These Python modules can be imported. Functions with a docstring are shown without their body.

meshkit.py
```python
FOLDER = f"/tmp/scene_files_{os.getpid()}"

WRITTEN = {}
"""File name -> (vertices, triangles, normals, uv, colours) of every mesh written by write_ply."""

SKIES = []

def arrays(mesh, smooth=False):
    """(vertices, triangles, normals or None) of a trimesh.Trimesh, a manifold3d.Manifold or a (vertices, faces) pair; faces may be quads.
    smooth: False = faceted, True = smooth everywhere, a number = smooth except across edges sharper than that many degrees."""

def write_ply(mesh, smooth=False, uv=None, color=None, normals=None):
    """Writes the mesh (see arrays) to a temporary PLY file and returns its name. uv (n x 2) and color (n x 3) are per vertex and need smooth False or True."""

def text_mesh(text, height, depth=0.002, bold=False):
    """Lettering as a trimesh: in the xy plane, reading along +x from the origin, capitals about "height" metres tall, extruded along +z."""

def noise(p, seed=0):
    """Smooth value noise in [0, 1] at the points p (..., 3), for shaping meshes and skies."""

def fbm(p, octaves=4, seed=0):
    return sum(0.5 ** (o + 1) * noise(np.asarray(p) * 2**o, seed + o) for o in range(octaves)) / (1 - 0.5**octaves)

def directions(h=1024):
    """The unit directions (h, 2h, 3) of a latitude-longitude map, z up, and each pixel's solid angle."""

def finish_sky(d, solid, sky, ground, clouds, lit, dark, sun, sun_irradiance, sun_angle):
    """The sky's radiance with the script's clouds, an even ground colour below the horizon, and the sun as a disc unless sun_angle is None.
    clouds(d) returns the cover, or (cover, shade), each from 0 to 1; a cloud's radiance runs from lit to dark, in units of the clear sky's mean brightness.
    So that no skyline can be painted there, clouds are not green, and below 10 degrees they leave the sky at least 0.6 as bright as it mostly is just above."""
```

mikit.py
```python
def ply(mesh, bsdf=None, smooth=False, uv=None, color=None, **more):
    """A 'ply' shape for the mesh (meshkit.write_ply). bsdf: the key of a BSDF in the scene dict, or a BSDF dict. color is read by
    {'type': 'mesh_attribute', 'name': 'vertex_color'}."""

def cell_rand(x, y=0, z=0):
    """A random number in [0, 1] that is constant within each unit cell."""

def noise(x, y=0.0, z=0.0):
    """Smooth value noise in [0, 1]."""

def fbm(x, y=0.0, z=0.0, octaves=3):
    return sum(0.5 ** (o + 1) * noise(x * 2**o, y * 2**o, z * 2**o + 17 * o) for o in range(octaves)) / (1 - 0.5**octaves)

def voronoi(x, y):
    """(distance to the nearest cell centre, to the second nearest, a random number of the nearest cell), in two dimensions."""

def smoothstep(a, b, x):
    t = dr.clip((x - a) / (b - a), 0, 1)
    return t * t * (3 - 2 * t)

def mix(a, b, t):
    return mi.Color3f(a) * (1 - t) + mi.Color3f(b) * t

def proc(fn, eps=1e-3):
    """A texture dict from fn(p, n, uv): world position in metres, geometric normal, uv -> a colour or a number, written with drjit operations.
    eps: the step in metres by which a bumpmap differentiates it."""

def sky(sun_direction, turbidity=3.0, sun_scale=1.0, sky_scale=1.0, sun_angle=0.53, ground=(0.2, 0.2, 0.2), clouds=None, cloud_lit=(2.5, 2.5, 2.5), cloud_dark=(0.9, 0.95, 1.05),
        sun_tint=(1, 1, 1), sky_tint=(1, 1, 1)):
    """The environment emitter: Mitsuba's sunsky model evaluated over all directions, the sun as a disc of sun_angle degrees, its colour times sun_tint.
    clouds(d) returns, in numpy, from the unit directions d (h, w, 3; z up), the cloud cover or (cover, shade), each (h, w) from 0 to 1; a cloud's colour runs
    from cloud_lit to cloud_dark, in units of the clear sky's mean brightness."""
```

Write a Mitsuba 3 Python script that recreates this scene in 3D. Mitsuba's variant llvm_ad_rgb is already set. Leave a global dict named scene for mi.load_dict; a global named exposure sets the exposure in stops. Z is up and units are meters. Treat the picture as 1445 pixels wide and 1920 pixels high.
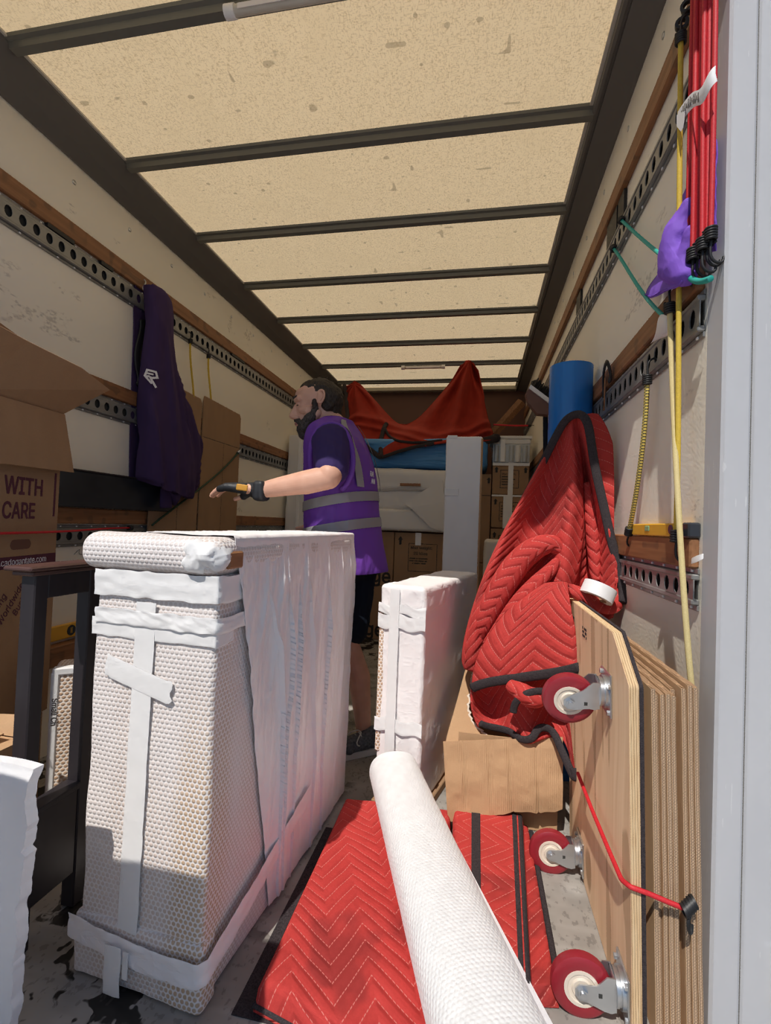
import math, random
import numpy as np, trimesh, manifold3d as m3, shapely.geometry as sg
import drjit as dr, mitsuba as mi, mikit, meshkit
from scipy.interpolate import CubicSpline
from mikit import noise, fbm, voronoi, cell_rand, smoothstep, mix, proc
T = mi.ScalarTransform4f
scene, labels = {}, {}
random.seed(7); rng = np.random.default_rng(7)

# ------------------------------------------------------------------ camera, sky, sun, exposure
scene['camera'] = dict(type='perspective', fov=77.2, fov_axis='x', near_clip=0.02,
    to_world=T().look_at(origin=[0, 0, 0], target=[-0.188525,0.981764,0.024432], up=[-0.033095,-0.031215,0.998965]))
SUN = [-.25, -1.0, 1.41]
scene['sky'] = mikit.sky(SUN, turbidity=3.0, sun_scale=2.1, sky_scale=1.6, sun_tint=(.88, 1.0, 1.22), ground=(.30, .29, .27))
exposure = 0.5

# ------------------------------------------------------------------ helpers
def bsdf(key, base=None, rough=.6, metal=0., spec=.5, bump=None, bscale=1.0, two=True, fn=None, eps=1e-3, **kw):
    d = dict(type='principled', roughness=rough, metallic=metal, specular=spec, **kw)
    d['base_color'] = proc(fn, eps) if fn else dict(type='rgb', value=list(base))
    if bump: d = dict(type='bumpmap', arbitrary=proc(bump, eps), scale=float(bscale), bsdf=d)
    scene[key] = dict(type='twosided', bsdf=d) if two else d
    return key

_count = {}
def name(base):
    k = _count.get(base, 0); _count[base] = k + 1
    return base if k == 0 else f'{base}_{k:03d}'
def add(key, mesh, mat, smooth=False, uv=None, **kw):
    key = name(key)
    scene[key] = mikit.ply(mesh, mat, smooth=smooth, uv=uv, **kw)
    return key
def part(parent, nm, mesh, mat, smooth=False, label=None, uv=None, kind=None, **kw):
    key = add(f'{parent}__{nm}', mesh, mat, smooth, uv, **kw)
    d = {}
    if label: d['label'] = label
    if kind: d['kind'] = kind
    if d: labels[key] = d
    return key
def thing(nm, label, cat, group=None):
    key = name(nm); labels[key] = dict(label=label, category=cat)
    if group: labels[key]['group'] = group
    return key
def struct(nm, mesh, mat, smooth=False, label=None, **kw):
    key = add(nm, mesh, mat, smooth, **kw); labels[key] = dict(kind='structure')
    if label: labels[key]['label'] = label
    return key

def cat(ms): return trimesh.util.concatenate(ms)
def box(x0, x1, y0, y1, z0, z1, c=0.0):
    "axis-aligned box with chamfer c"
    lo, hi = np.array([x0, y0, z0], float), np.array([x1, y1, z1], float)
    if c <= 0:
        return trimesh.creation.box(bounds=[lo, hi])
    c = min(c, .45 * (hi - lo).min()); pts = []
    for s in np.ndindex(2, 2, 2):
        p = np.where(s, hi, lo); q = np.where(s, hi - c, lo + c)
        for k in range(3):
            r = q.copy(); r[k] = p[k]; pts.append(r)
    return trimesh.convex.convex_hull(np.array(pts))
def M(mesh, rot=None, loc=(0, 0, 0), axis=(0, 0, 1)):
    mesh = mesh.copy()
    if rot: mesh.apply_transform(trimesh.transformations.rotation_matrix(math.radians(rot), axis))
    mesh.apply_translation(loc); return mesh
def basis(o, x, y):
    x = np.array(x, float); x /= np.linalg.norm(x); y = np.array(y, float); y -= x * (x @ y); y /= np.linalg.norm(y)
    m = np.eye(4); m[:3, 0], m[:3, 1], m[:3, 2], m[:3, 3] = x, y, np.cross(x, y), o
    return m
def text_on(s, h, o, x, y, depth=.0008, bold=False, squeeze=1.0):
    m = meshkit.text_mesh(s, h, depth, bold); m.apply_scale([squeeze, 1, 1]); m.apply_transform(basis(o, x, y)); return m
def poly_on(pts, o, x, y, depth=.0008):
    p = pts if hasattr(pts, 'exterior') or hasattr(pts, 'geoms') else sg.Polygon(pts)
    gs = getattr(p, 'geoms', [p])
    m = cat([trimesh.creation.extrude_polygon(g, depth, engine='earcut') for g in gs]); m.apply_transform(basis(o, x, y)); return m
def spline(pts, n):
    p = np.asarray(pts, float)
    t = np.r_[0, np.cumsum(np.linalg.norm(np.diff(p, axis=0), axis=1))]
    return CubicSpline(t, p)(np.linspace(0, t[-1], n))
def tube(pts, r, sides=8, cap=True, flat=None):
    "tube along a polyline; r a number or one per point; flat=(axis, factor) squashes the section"
    p = np.asarray(pts, float); n = len(p); r = np.broadcast_to(np.asarray(r, float), (n,))
    t = np.gradient(p, axis=0); t /= np.linalg.norm(t, axis=1, keepdims=True) + 1e-12
    a = np.cross(t[0], [0, 0, 1] if abs(t[0][2]) < .9 else [1, 0, 0]); A = []
    for k in range(n):
        a = a - t[k] * (a @ t[k]); a /= np.linalg.norm(a) + 1e-12; A.append(a)
    A = np.array(A); B = np.cross(t, A); an = np.arange(sides) * 2 * np.pi / sides
    off = r[:, None, None] * (np.cos(an)[None, :, None] * A[:, None] + np.sin(an)[None, :, None] * B[:, None])
    if flat is not None:
        ax = np.asarray(flat[0], float); ax /= np.linalg.norm(ax)
        off = off - (1 - flat[1]) * (off @ ax)[..., None] * ax
    v = (p[:, None] + off).reshape(-1, 3); f = []
    i, j = np.meshgrid(np.arange(n - 1), np.arange(sides), indexing='ij'); j2 = (j + 1) % sides
    q = np.stack([i * sides + j, i * sides + j2, (i + 1) * sides + j2, (i + 1) * sides + j], -1).reshape(-1, 4)
    f = [q[:, [0, 1, 2]], q[:, [0, 2, 3]]]
    if cap:
        v = np.vstack([v, p[0], p[-1]]); k = np.arange(sides); k2 = (k + 1) % sides
        f += [np.stack([k2, k, k * 0 + n * sides], 1), np.stack([k + (n - 1) * sides, k2 + (n - 1) * sides, k * 0 + n * sides + 1], 1)]
    return trimesh.Trimesh(v, np.vstack(f), process=False)
def cyl(p0, p1, r, sides=20): return tube([p0, p1], r, sides)
def ring(c, axis, r, w, t, sides=32, prof=None):
    "a wheel or ring by lathing a profile (radius, along axis)"
    pr = np.array(prof if prof is not None else [(r - t, -w / 2), (r, -w / 2), (r, w / 2), (r - t, w / 2), (r - t, -w / 2)], float)
    m = trimesh.creation.revolve(pr, sections=sides)
    m.apply_transform(trimesh.geometry.align_vectors([0, 0, 1], axis)); m.apply_translation(c); return m
def grid(P, thick=0.0, closed=False):
    "surface from a grid of points (rows, columns, 3): (mesh, uv in metres); thick gives it two sides and edges"
    P = np.asarray(P, float); R, C = P.shape[:2]
    du = np.r_[0, np.cumsum(np.linalg.norm(np.diff(P, axis=1), axis=2).mean(0))]
    dv = np.r_[0, np.cumsum(np.linalg.norm(np.diff(P, axis=0), axis=2).mean(1))]
    uv = np.stack(np.broadcast_arrays(du[None, :], dv[:, None]), -1).reshape(-1, 2)
    i, j = np.meshgrid(np.arange(R - 1), np.arange(C - 1), indexing='ij'); a = (i * C + j).ravel()
    q = np.stack([a, a + C, a + C + 1, a + 1], 1); f = np.vstack([q[:, [0, 1, 2]], q[:, [0, 2, 3]]])
    v = P.reshape(-1, 3)
    if thick:
        nrm = np.cross(np.gradient(P, axis=0), np.gradient(P, axis=1)); nrm /= np.linalg.norm(nrm, axis=2, keepdims=True) + 1e-12
        n0 = len(v); v = np.vstack([v, (P - thick * nrm).reshape(-1, 3)])
        e = np.r_[np.arange(C), np.arange(1, R) * C + C - 1, (R - 1) * C + np.arange(C - 2, -1, -1), np.arange(R - 2, 0, -1) * C]
        e2 = np.roll(e, -1)
        f = np.vstack([f, f[:, ::-1] + n0, np.stack([e, e2, e2 + n0], 1), np.stack([e, e2 + n0, e + n0], 1)])
        uv = np.vstack([uv, uv])
    return trimesh.Trimesh(v, f, process=False), uv
def surf(ctrl, nr=40, nc=40):
    c = np.asarray(ctrl, float)
    a = CubicSpline(np.arange(c.shape[0]), c, axis=0)(np.linspace(0, c.shape[0] - 1, nr))
    return CubicSpline(np.arange(c.shape[1]), a, axis=1)(np.linspace(0, c.shape[1] - 1, nc))
def join(parts):
    "several (mesh, uv) as one"
    return cat([p[0] for p in parts]), np.vstack([p[1] for p in parts])
def tube_uv(m, pts, r):
    p = np.asarray(pts, float); n = len(p); s = (len(m.vertices) - 2) // n
    L = np.r_[0, np.cumsum(np.linalg.norm(np.diff(p, axis=0), axis=1))]
    an = np.abs(np.arange(s) / s - .5) * 2 * np.pi * np.mean(r)
    uv = np.stack(np.broadcast_arrays(an[None, :], L[:, None]), -1).reshape(-1, 2)
    return m, np.vstack([uv, [[0, 0], [0, L[-1]]]])
def wrapbox(size, r=.02, step=.02, amp=.003, freq=8., seed=0, fn=None):
    "rounded box [0,size] with a soft, uneven skin"
    s = np.asarray(size, float); vs, fs, at = [], [], 0
    for ax in range(3):
        b, c = (ax + 1) % 3, (ax + 2) % 3
        def lin(k):
            n = max(int(s[k] / step), 2)
            e = np.linspace(0, r, 4)
            return np.unique(np.r_[e, np.linspace(r, s[k] - r, n), s[k] - e])
        g1, g2 = np.meshgrid(lin(b), lin(c), indexing='ij')
        for side in (0, 1):
            p = np.zeros(g1.shape + (3,)); p[..., ax] = side * s[ax]; p[..., b] = g1; p[..., c] = g2
            R, C = g1.shape; i, j = np.meshgrid(np.arange(R - 1), np.arange(C - 1), indexing='ij'); a = (i * C + j).ravel()
            q = np.stack([a, a + C, a + C + 1, a + 1], 1); f = np.vstack([q[:, [0, 1, 2]], q[:, [0, 2, 3]]])
            fs.append((f if side else f[:, ::-1]) + at); vs.append(p.reshape(-1, 3)); at += R * C
    v = np.vstack(vs); core = np.clip(v, r, s - r); d = v - core; d /= np.linalg.norm(d, axis=1, keepdims=True) + 1e-12
    v = core + d * r
    if fn is not None: v = v + d * fn(v, d)[:, None]
    if amp: v = v + d * (amp * 2 * (meshkit.fbm(v * freq + seed * 7.3, 3, seed) - .5))[:, None]
    m = trimesh.Trimesh(v, np.vstack(fs), process=False); m.merge_vertices(); return m
def hull(*balls, n=10):
    ms = [m3.Manifold.sphere(r, n * 2).translate(list(map(float, c))) for c, r in balls]
    return m3.Manifold.batch_hull(ms)
def blob(bones, fine=.012, it=14, lam=.5, n=10):
    "one continuous body from bones, each a list of (point, radius)"
    m = m3.Manifold.batch_boolean([hull(*b, n=n) for b in bones], m3.OpType.Add).refine_to_length(fine)
    k = m.to_mesh(); t = trimesh.Trimesh(k.vert_properties[:, :3], k.tri_verts, process=True)
    if it: trimesh.smoothing.filter_taubin(t, lamb=lam, nu=lam + .03, iterations=it)
    return t

# ------------------------------------------------------------------ materials
def plane_uv(p, n):
    ax, az = dr.abs(n.x) > .7, dr.abs(n.z) > .7
    return dr.select(ax, p.y, p.x), dr.select(az, p.y, p.z)
def hexd(u, v, s):
    h = s * 1.732
    def d(u, v):
        a = u / s; b = v / h
        return dr.sqrt(dr.square((a - dr.floor(a + .5)) * s) + dr.square((b - dr.floor(b + .5)) * h))
    return dr.minimum(d(u, v), d(u + s / 2, v + h / 2)) / (s * .5)

def f_wall(p, n, uv):
    g = fbm(p.x * 3, p.y * 1.5, p.z * 3, 3)
    s = fbm(p.y * 7, p.z * 15, 3, 3) * .6 + noise(p.y * 1.7, p.z * 2.1, 8) * .4
    smear = smoothstep(.75, .80, s) * smoothstep(.40, .75, fbm(p.y * 60, p.z * 110, 1, 3))
    c = mix((.83, .79, .69), (.75, .71, .61), g)
    return mix(c, (.25, .23, .20), smear * .45)
bsdf('wall_paint', fn=f_wall, rough=.45, bump=lambda p, n, uv: noise(p.x * 150, p.y * 150, p.z * 150), bscale=.0004)
def f_roof(p, n, uv):
    a = noise(p.x * 330 + 3 * noise(p.x * 40, p.y * 40), p.y * 130, 1); b = noise(p.x * 130 + 40, p.y * 330 + 3 * noise(p.x * 30, p.y * 30, 3), 5)
    fib = smoothstep(.58, .8, a) * .5 + smoothstep(.6, .8, b) * .5
    dirt = smoothstep(.56, .75, fbm(p.x * 5, p.y * 5, 2, 3)) * .35
    spot = smoothstep(.93, .95, noise(p.x * 19, p.y * 23, 9))
    c = mix((.98, .76, .455), (.72, .53, .29), fib)
    c = mix(c, (.90, .69, .40), dirt)
    return mix(c, (.30, .22, .12), spot * .5)
scene['roof_sheet'] = dict(type='principledthin', base_color=proc(f_roof), roughness=.6, diff_trans=.88, spec_trans=0.0, eta=1.3)
bsdf('dark_metal', (.135, .128, .115), rough=.5, spec=.4)
bsdf('bow_metal', (.17, .17, .15), rough=.42, metal=.3)
bsdf('bright_bow', (.42, .39, .31), rough=.5)
bsdf('rail_steel', fn=lambda p, n, uv: mix((.20, .205, .20), (.36, .36, .35), fbm(p.y * 14, p.z * 40, p.x * 9, 3)), rough=.42, metal=.55)
bsdf('black', (.012, .012, .013), rough=.5)
bsdf('slot_black', (.035, .036, .034), rough=.9)
def grain(p, n, lo, hi, fx=90., fy=4.):
    w = noise(p.x * 3, p.y * .8, p.z * 3)
    return mix(lo, hi, fbm(p.z * fx + w * 6, p.y * fy, p.x * fx, 3))
bsdf('batten_wood', fn=lambda p, n, uv: mix(grain(p, n, (.16, .065, .025), (.34, .16, .07)), (.05, .035, .025), smoothstep(.72, .86, noise(p.y * 25, p.z * 30, 2)) * .4), rough=.55)
def f_floor(p, n, uv):
    g = fbm(p.x * 9, p.y * 9, 0, 4)
    wear = smoothstep(.45, .75, fbm(p.x * 3, p.y * 20, 4, 3))
    c = mix((.20, .185, .165), (.40, .375, .34), g)
    c = mix(c, (.46, .44, .41), wear * .35)
    near = smoothstep(-.55, -.75, p.x + .5 * (fbm(p.x * 4, p.y * 4, 7, 2) - .5))
    k = fbm(p.x * 15 + 3 + fbm(p.x * 40, p.y * 40, 5, 2), p.y * 11, 2, 4)
    spill = smoothstep(.54, .58, k) * near
    specks = smoothstep(.62, .72, fbm(p.x * 90, p.y * 60, 3, 3))
    return mix(mix(c, (.012, .011, .010), spill), (.07, .06, .055), specks * .35)
bsdf('floor_ply', fn=f_floor, rough=.55, bump=lambda p, n, uv: fbm(p.x * 60, p.y * 60, 0, 2), bscale=.001)
def f_post(p, n, uv):
    s = smoothstep(.80, .84, noise(p.x * 260, p.z * 26, p.y * 260)) * smoothstep(.62, .75, noise(p.x * 12, p.z * 9, 4))
    return mix(mix((.45, .452, .47), (.51, .512, .525), fbm(p.x * 8, p.y * 8, p.z * 3, 3)), (.62, .62, .62), s * .5)
bsdf('post_paint', fn=f_post, rough=.42)
def f_card(p, n, uv, base, dark):
    a = fbm(p.x * 14, p.y * 14, p.z * 3.5, 3); b = noise(p.x * 320, p.y * 320, p.z * 320)
    return mix(base, dark, a * .7 + b * .25)
bsdf('card_brown', fn=lambda p, n, uv: f_card(p, n, uv, (.36, .225, .13), (.27, .16, .09)), rough=.75, spec=.25)
def corr_h(p, n, uv):
    u = dr.select(dr.abs(n.x) > .7, p.y, p.x)
    return dr.sin(u * 900) * .5 + fbm(p.x * 25, p.y * 25, p.z * 7, 2) * 3
bsdf('card_tan', fn=lambda p, n, uv: f_card(p, n, uv, (.52, .33, .185), (.43, .26, .14)), rough=.75, spec=.25, bump=corr_h, bscale=.0011)
def f_flute(p, n, uv):
    # the cut end of corrugated board: uv.x across the sheet in metres, uv.y along it
    t = uv.x / .00435; k = dr.floor(t); f = t - k
    w = .5 + .36 * dr.sin(uv.y * 2 * np.pi / .0062 + k * 2.1)
    line = dr.maximum(1 - smoothstep(.06, .13, dr.abs(f - w)), dr.maximum(1 - smoothstep(.06, .12, f), smoothstep(.88, .94, f)))
    return mix((.20, .125, .075), (.66, .47, .31), line)
bsdf('card_end', fn=f_flute, rough=.85)
bsdf('ink_purple', (.085, .018, .035), rough=.7)
bsdf('ink_black', (.02, .016, .014), rough=.7)
bsdf('ink_white', (.72, .70, .72), rough=.6)
def bub(p, n, s=.0125):
    u, v = plane_uv(p, n); return hexd(u, v, s)
def f_bub(p, n, uv):
    d = bub(p, n); u, v = plane_uv(p, n)
    big = smoothstep(.40, .62, fbm(u * 5, v * 2.2, 3, 3))
    core = mix((.62, .525, .465), (.69, .625, .59), big)
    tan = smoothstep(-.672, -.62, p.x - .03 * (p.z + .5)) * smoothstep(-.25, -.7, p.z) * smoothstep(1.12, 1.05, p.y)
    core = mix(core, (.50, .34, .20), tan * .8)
    c = mix(core, (.78, .74, .72), smoothstep(.55, .95, d))
    return c
def h_bub(p, n, uv):
    d = bub(p, n); return 1 - smoothstep(.35, 1.0, d)
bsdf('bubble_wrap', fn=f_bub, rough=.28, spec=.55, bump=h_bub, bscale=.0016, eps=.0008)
bsdf('bubble_tan', fn=lambda p, n, uv: mix(mix((.50, .32, .20), (.62, .44, .30), noise(p.x * 9, p.y * 9, p.z * 9)), (.84, .76, .68), smoothstep(.5, .95, bub(p, n, .0135))), rough=.3, bump=lambda p, n, uv: 1 - smoothstep(.35, 1., bub(p, n, .0135)), bscale=.0015, eps=.0008)
def h_crease(p, n, uv):
    a = dr.abs(noise(p.x * 26 + 3 * noise(p.x * 9, p.y * 9, p.z * 5), p.y * 26, p.z * 9) - .5)
    b = dr.abs(noise(p.x * 70, p.y * 70, p.z * 40 + 2 * noise(p.x * 20, p.y * 20, p.z * 20)) - .5)
    c = dr.abs(noise(p.x * 45 + p.z * 22, p.y * 45, p.z * 26 - p.x * 12) - .5)
    return -1.0 * dr.minimum(a, .09) - .5 * dr.minimum(b, .14) - .8 * dr.minimum(c, .05)
bsdf('white_film', (.83, .795, .785), rough=.30, spec=.55, bump=h_crease, bscale=.012, eps=.001)
bsdf('white_tape', (.76, .755, .745), rough=.32, spec=.5, bump=h_crease, bscale=.0036, eps=.001)
bsdf('grey_film', (.68, .665, .64), rough=.4, bump=h_crease, bscale=.006)
bsdf('paper_white', (.78, .78, .78), rough=.55)
bsdf('foam_white', fn=lambda p, n, uv: mix((.76, .77, .79), (.84, .84, .85), fbm(p.x * 12, p.y * 12, p.z * 5, 3)), rough=.6, bump=lambda p, n, uv: fbm(p.x * 60, p.y * 60, p.z * 60, 2), bscale=.0012)
def h_roll(p, n, uv):
    return 1 - smoothstep(.3, 1., hexd(uv.x, uv.y, .011))
bsdf('roll_white', fn=lambda p, n, uv: mix((.69, .695, .69), (.75, .755, .75), noise(uv.x * 60, uv.y * 60)), rough=.35, spec=.5, bump=h_roll, bscale=.0009, eps=.0008)
# quilting: chevrons of running stitch, uv in metres
def quilt(uv, P=.19, S=.045):
    a = uv.x / P; t = (uv.y + dr.abs(a - dr.floor(a) - .5) * P * 1.15) / S
    f = t - dr.floor(t); return dr.minimum(f, 1 - f) * S * .72
def f_quilt(p, n, uv, c0, c1, st):
    d = quilt(uv); dash = smoothstep(.25, .35, dr.abs((uv.x * 140) - dr.floor(uv.x * 140) - .5) * 2)
    c = mix(c0, c1, fbm(uv.x * 18, uv.y * 18, 1, 3) * .8 + noise(uv.x * 500, uv.y * 500, 2) * .3)
    dirt = smoothstep(.60, .78, fbm(uv.x * 9 + 5, uv.y * 9, 5, 3))
    c = mix(c, (.13, .02, .02), dirt * .45)
    return mix(c, st, (1 - smoothstep(.0007, .0016, d)) * dash * .75)
def h_quilt(p, n, uv):
    d = quilt(uv)
    return smoothstep(0., .012, d) * (1. + .8 * fbm(uv.x * 40, uv.y * 40, 3, 2)) + .25 * fbm(uv.x * 90, uv.y * 60, 7, 2)
bsdf('blanket_red', fn=lambda p, n, uv: f_quilt(p, n, uv, (.50, .050, .044), (.41, .039, .034), (.60, .21, .18)), rough=.85, spec=.2, sheen=.4, bump=h_quilt, bscale=.0026)
bsdf('blanket_back', fn=lambda p, n, uv: mix((.30, .028, .016), (.24, .022, .013), fbm(uv.x * 14, uv.y * 14, 1, 3)), rough=.9, spec=.15, sheen=.4, bump=lambda p, n, uv: fbm(uv.x * 16, uv.y * 16, 0, 3), bscale=.006)
bsdf('binding', fn=lambda p, n, uv: mix((.022, .018, .020), (.055, .045, .048), noise(p.x * 420, p.y * 420, p.z * 420)), rough=.85, spec=.2)
def cloth_h(p, n, uv): return fbm(p.x * 22, p.y * 22, p.z * 11, 3) * 3 + noise(p.x * 700, p.y * 700, p.z * 700) * .15
bsdf('hoodie_purple', (.055, .032, .092), rough=.9, spec=.15, sheen=.3, bump=cloth_h, bscale=.004)
bsdf('vest_purple', (.16, .050, .37), rough=.5, spec=.35, bump=cloth_h, bscale=.006)
bsdf('shirt_navy', (.042, .026, .105), rough=.85, spec=.2, bump=cloth_h, bscale=.005)
bsdf('shorts_dark', (.008, .012, .022), rough=.85, spec=.2, bump=cloth_h, bscale=.005)
bsdf('reflective', (.30, .29, .30), rough=.4, metal=.15, bump=cloth_h, bscale=.005)
bsdf('cap_purple', (.19, .085, .50), rough=.7, spec=.3, bump=cloth_h, bscale=.005)
bsdf('skin', fn=lambda p, n, uv: mix((.68, .40, .29), (.58, .31, .215), fbm(p.x * 22, p.y * 22, p.z * 22, 3)), rough=.5, spec=.35)
bsdf('hair', fn=lambda p, n, uv: mix((.010, .007, .005), (.040, .026, .018), noise(p.x * 260, p.y * 260, p.z * 70)), rough=.6, bump=lambda p, n, uv: noise(p.x * 300, p.y * 300, p.z * 80), bscale=.003)
bsdf('beard', fn=lambda p, n, uv: mix((.016, .011, .009), (.09, .075, .065), noise(p.x * 330, p.y * 330, p.z * 120)), rough=.7, bump=lambda p, n, uv: noise(p.x * 330, p.y * 330, p.z * 110), bscale=.003)
bsdf('lip', (.36, .13, .11), rough=.45)
bsdf('leather_black', (.016, .018, .022), rough=.5, bump=cloth_h, bscale=.004)
bsdf('glove_yellow', (.55, .27, .035), rough=.6)
bsdf('shoe_grey', fn=lambda p, n, uv: mix((.05, .06, .075), (.15, .16, .18), noise(p.x * 120, p.y * 120, p.z * 120)), rough=.7)
bsdf('shoe_white', (.62, .62, .60), rough=.6)
def f_ply(p, n, uv):
    w = fbm(p.y * 3, p.z * 1.1, 2, 3); g = fbm(p.y * 34 + w * 12, p.z * 1.7, 4, 4)
    c = mix((.80, .585, .375), (.63, .42, .245), g)
    kn = smoothstep(.80, .88, noise(p.y * 9, p.z * 5, 6))
    st = smoothstep(.70, .78, noise(p.y * 34, p.z * 4, 9)) * .5
    return mix(mix(c, (.22, .12, .05), kn * .7), (.26, .15, .07), st)
bsdf('plywood', fn=f_ply, rough=.6, spec=.3)
bsdf('ply_edge', fn=lambda p, n, uv: mix(mix((.62, .42, .22), (.36, .21, .10), smoothstep(.35, .65, dr.abs((p.x + .04 * p.z) * 190 - dr.floor((p.x + .04 * p.z) * 190) - .5) * 2)), (.75, .60, .38), noise(p.y * 60, p.z * 30, p.x * 400) * .5), rough=.75)
bsdf('zinc', fn=lambda p, n, uv: mix((.62, .64, .66), (.50, .53, .56), fbm(p.x * 40, p.y * 40, p.z * 40, 2)), rough=.3, metal=.9)
bsdf('wheel_red', (.26, .018, .028), rough=.32, spec=.5)
bsdf('wheel_cream', (.68, .60, .50), rough=.45)
bsdf('dark_wood', fn=lambda p, n, uv: mix((.016, .013, .017), (.030, .025, .028), fbm(p.x * 30, p.y * 30, p.z * 4, 3)), rough=.4, spec=.45)
bsdf('dark_wood_top', fn=lambda p, n, uv: mix((.05, .022, .02), (.10, .05, .042), fbm(p.x * 30, p.y * 9, p.z * 30, 3)), rough=.35, spec=.5)
bsdf('lacquer', fn=lambda p, n, uv: mix((.010, .012, .017), (.032, .038, .048), fbm(p.y * 5, p.z * 7, 3, 3)), rough=.3, spec=.5)
bsdf('blue_film', (.012, .16, .50), rough=.25, spec=.55, bump=lambda p, n, uv: fbm(p.x * 20, p.y * 20, p.z * 3, 2), bscale=.010)
bsdf('blue_cover', (.05, .22, .50), rough=.4, bump=lambda p, n, uv: fbm(p.x * 4, p.y * 4, p.z * 26, 3), bscale=.02)
bsdf('cord_red', fn=lambda p, n, uv: mix((.60, .020, .030), (.46, .012, .02), noise(p.x * 500, p.y * 500, p.z * 350)), rough=.6)
bsdf('cord_yellow', fn=lambda p, n, uv: mix((.66, .47, .055), (.50, .34, .04), noise(p.x * 600, p.y * 600, p.z * 500)), rough=.75)
bsdf('cord_cream', fn=lambda p, n, uv: mix((.66, .55, .27), (.55, .44, .20), noise(p.x * 600, p.y * 600, p.z * 500)), rough=.75)
bsdf('cord_teal', (.02, .33, .27), rough=.55)
bsdf('cord_green', (.02, .055, .03), rough=.6)
def f_gold(p, n, uv):
    t = uv.y / .009 + uv.x / .022; f = t - dr.floor(t); t2 = uv.y / .009 - uv.x / .022; g = t2 - dr.floor(t2)
    return mix((.60, .46, .10), (.03, .025, .02), dr.maximum(smoothstep(.70, .76, f), smoothstep(.74, .80, g)))
bsdf('cord_gold', fn=f_gold, rough=.6)
bsdf('brass', (.70, .50, .22), rough=.3, metal=.8)
bsdf('level_yellow', (.66, .36, .035), rough=.45)
bsdf('level_purple', (.10, .045, .075), rough=.4)
bsdf('level_green', (.22, .40, .20), rough=.3)
bsdf('lamp_plastic', (.55, .52, .45), rough=.4)
bsdf('brush_wood', (.14, .065, .045), rough=.6)
bsdf('jar_glass', (.42, .44, .44), rough=.2, spec=.6)
scene['clear_plastic'] = dict(type='thindielectric', int_ior=1.3)
bsdf('asphalt', (.16, .155, .15), rough=.9)
bsdf('steel_plate', (.30, .30, .30), rough=.55, metal=.2)

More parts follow.
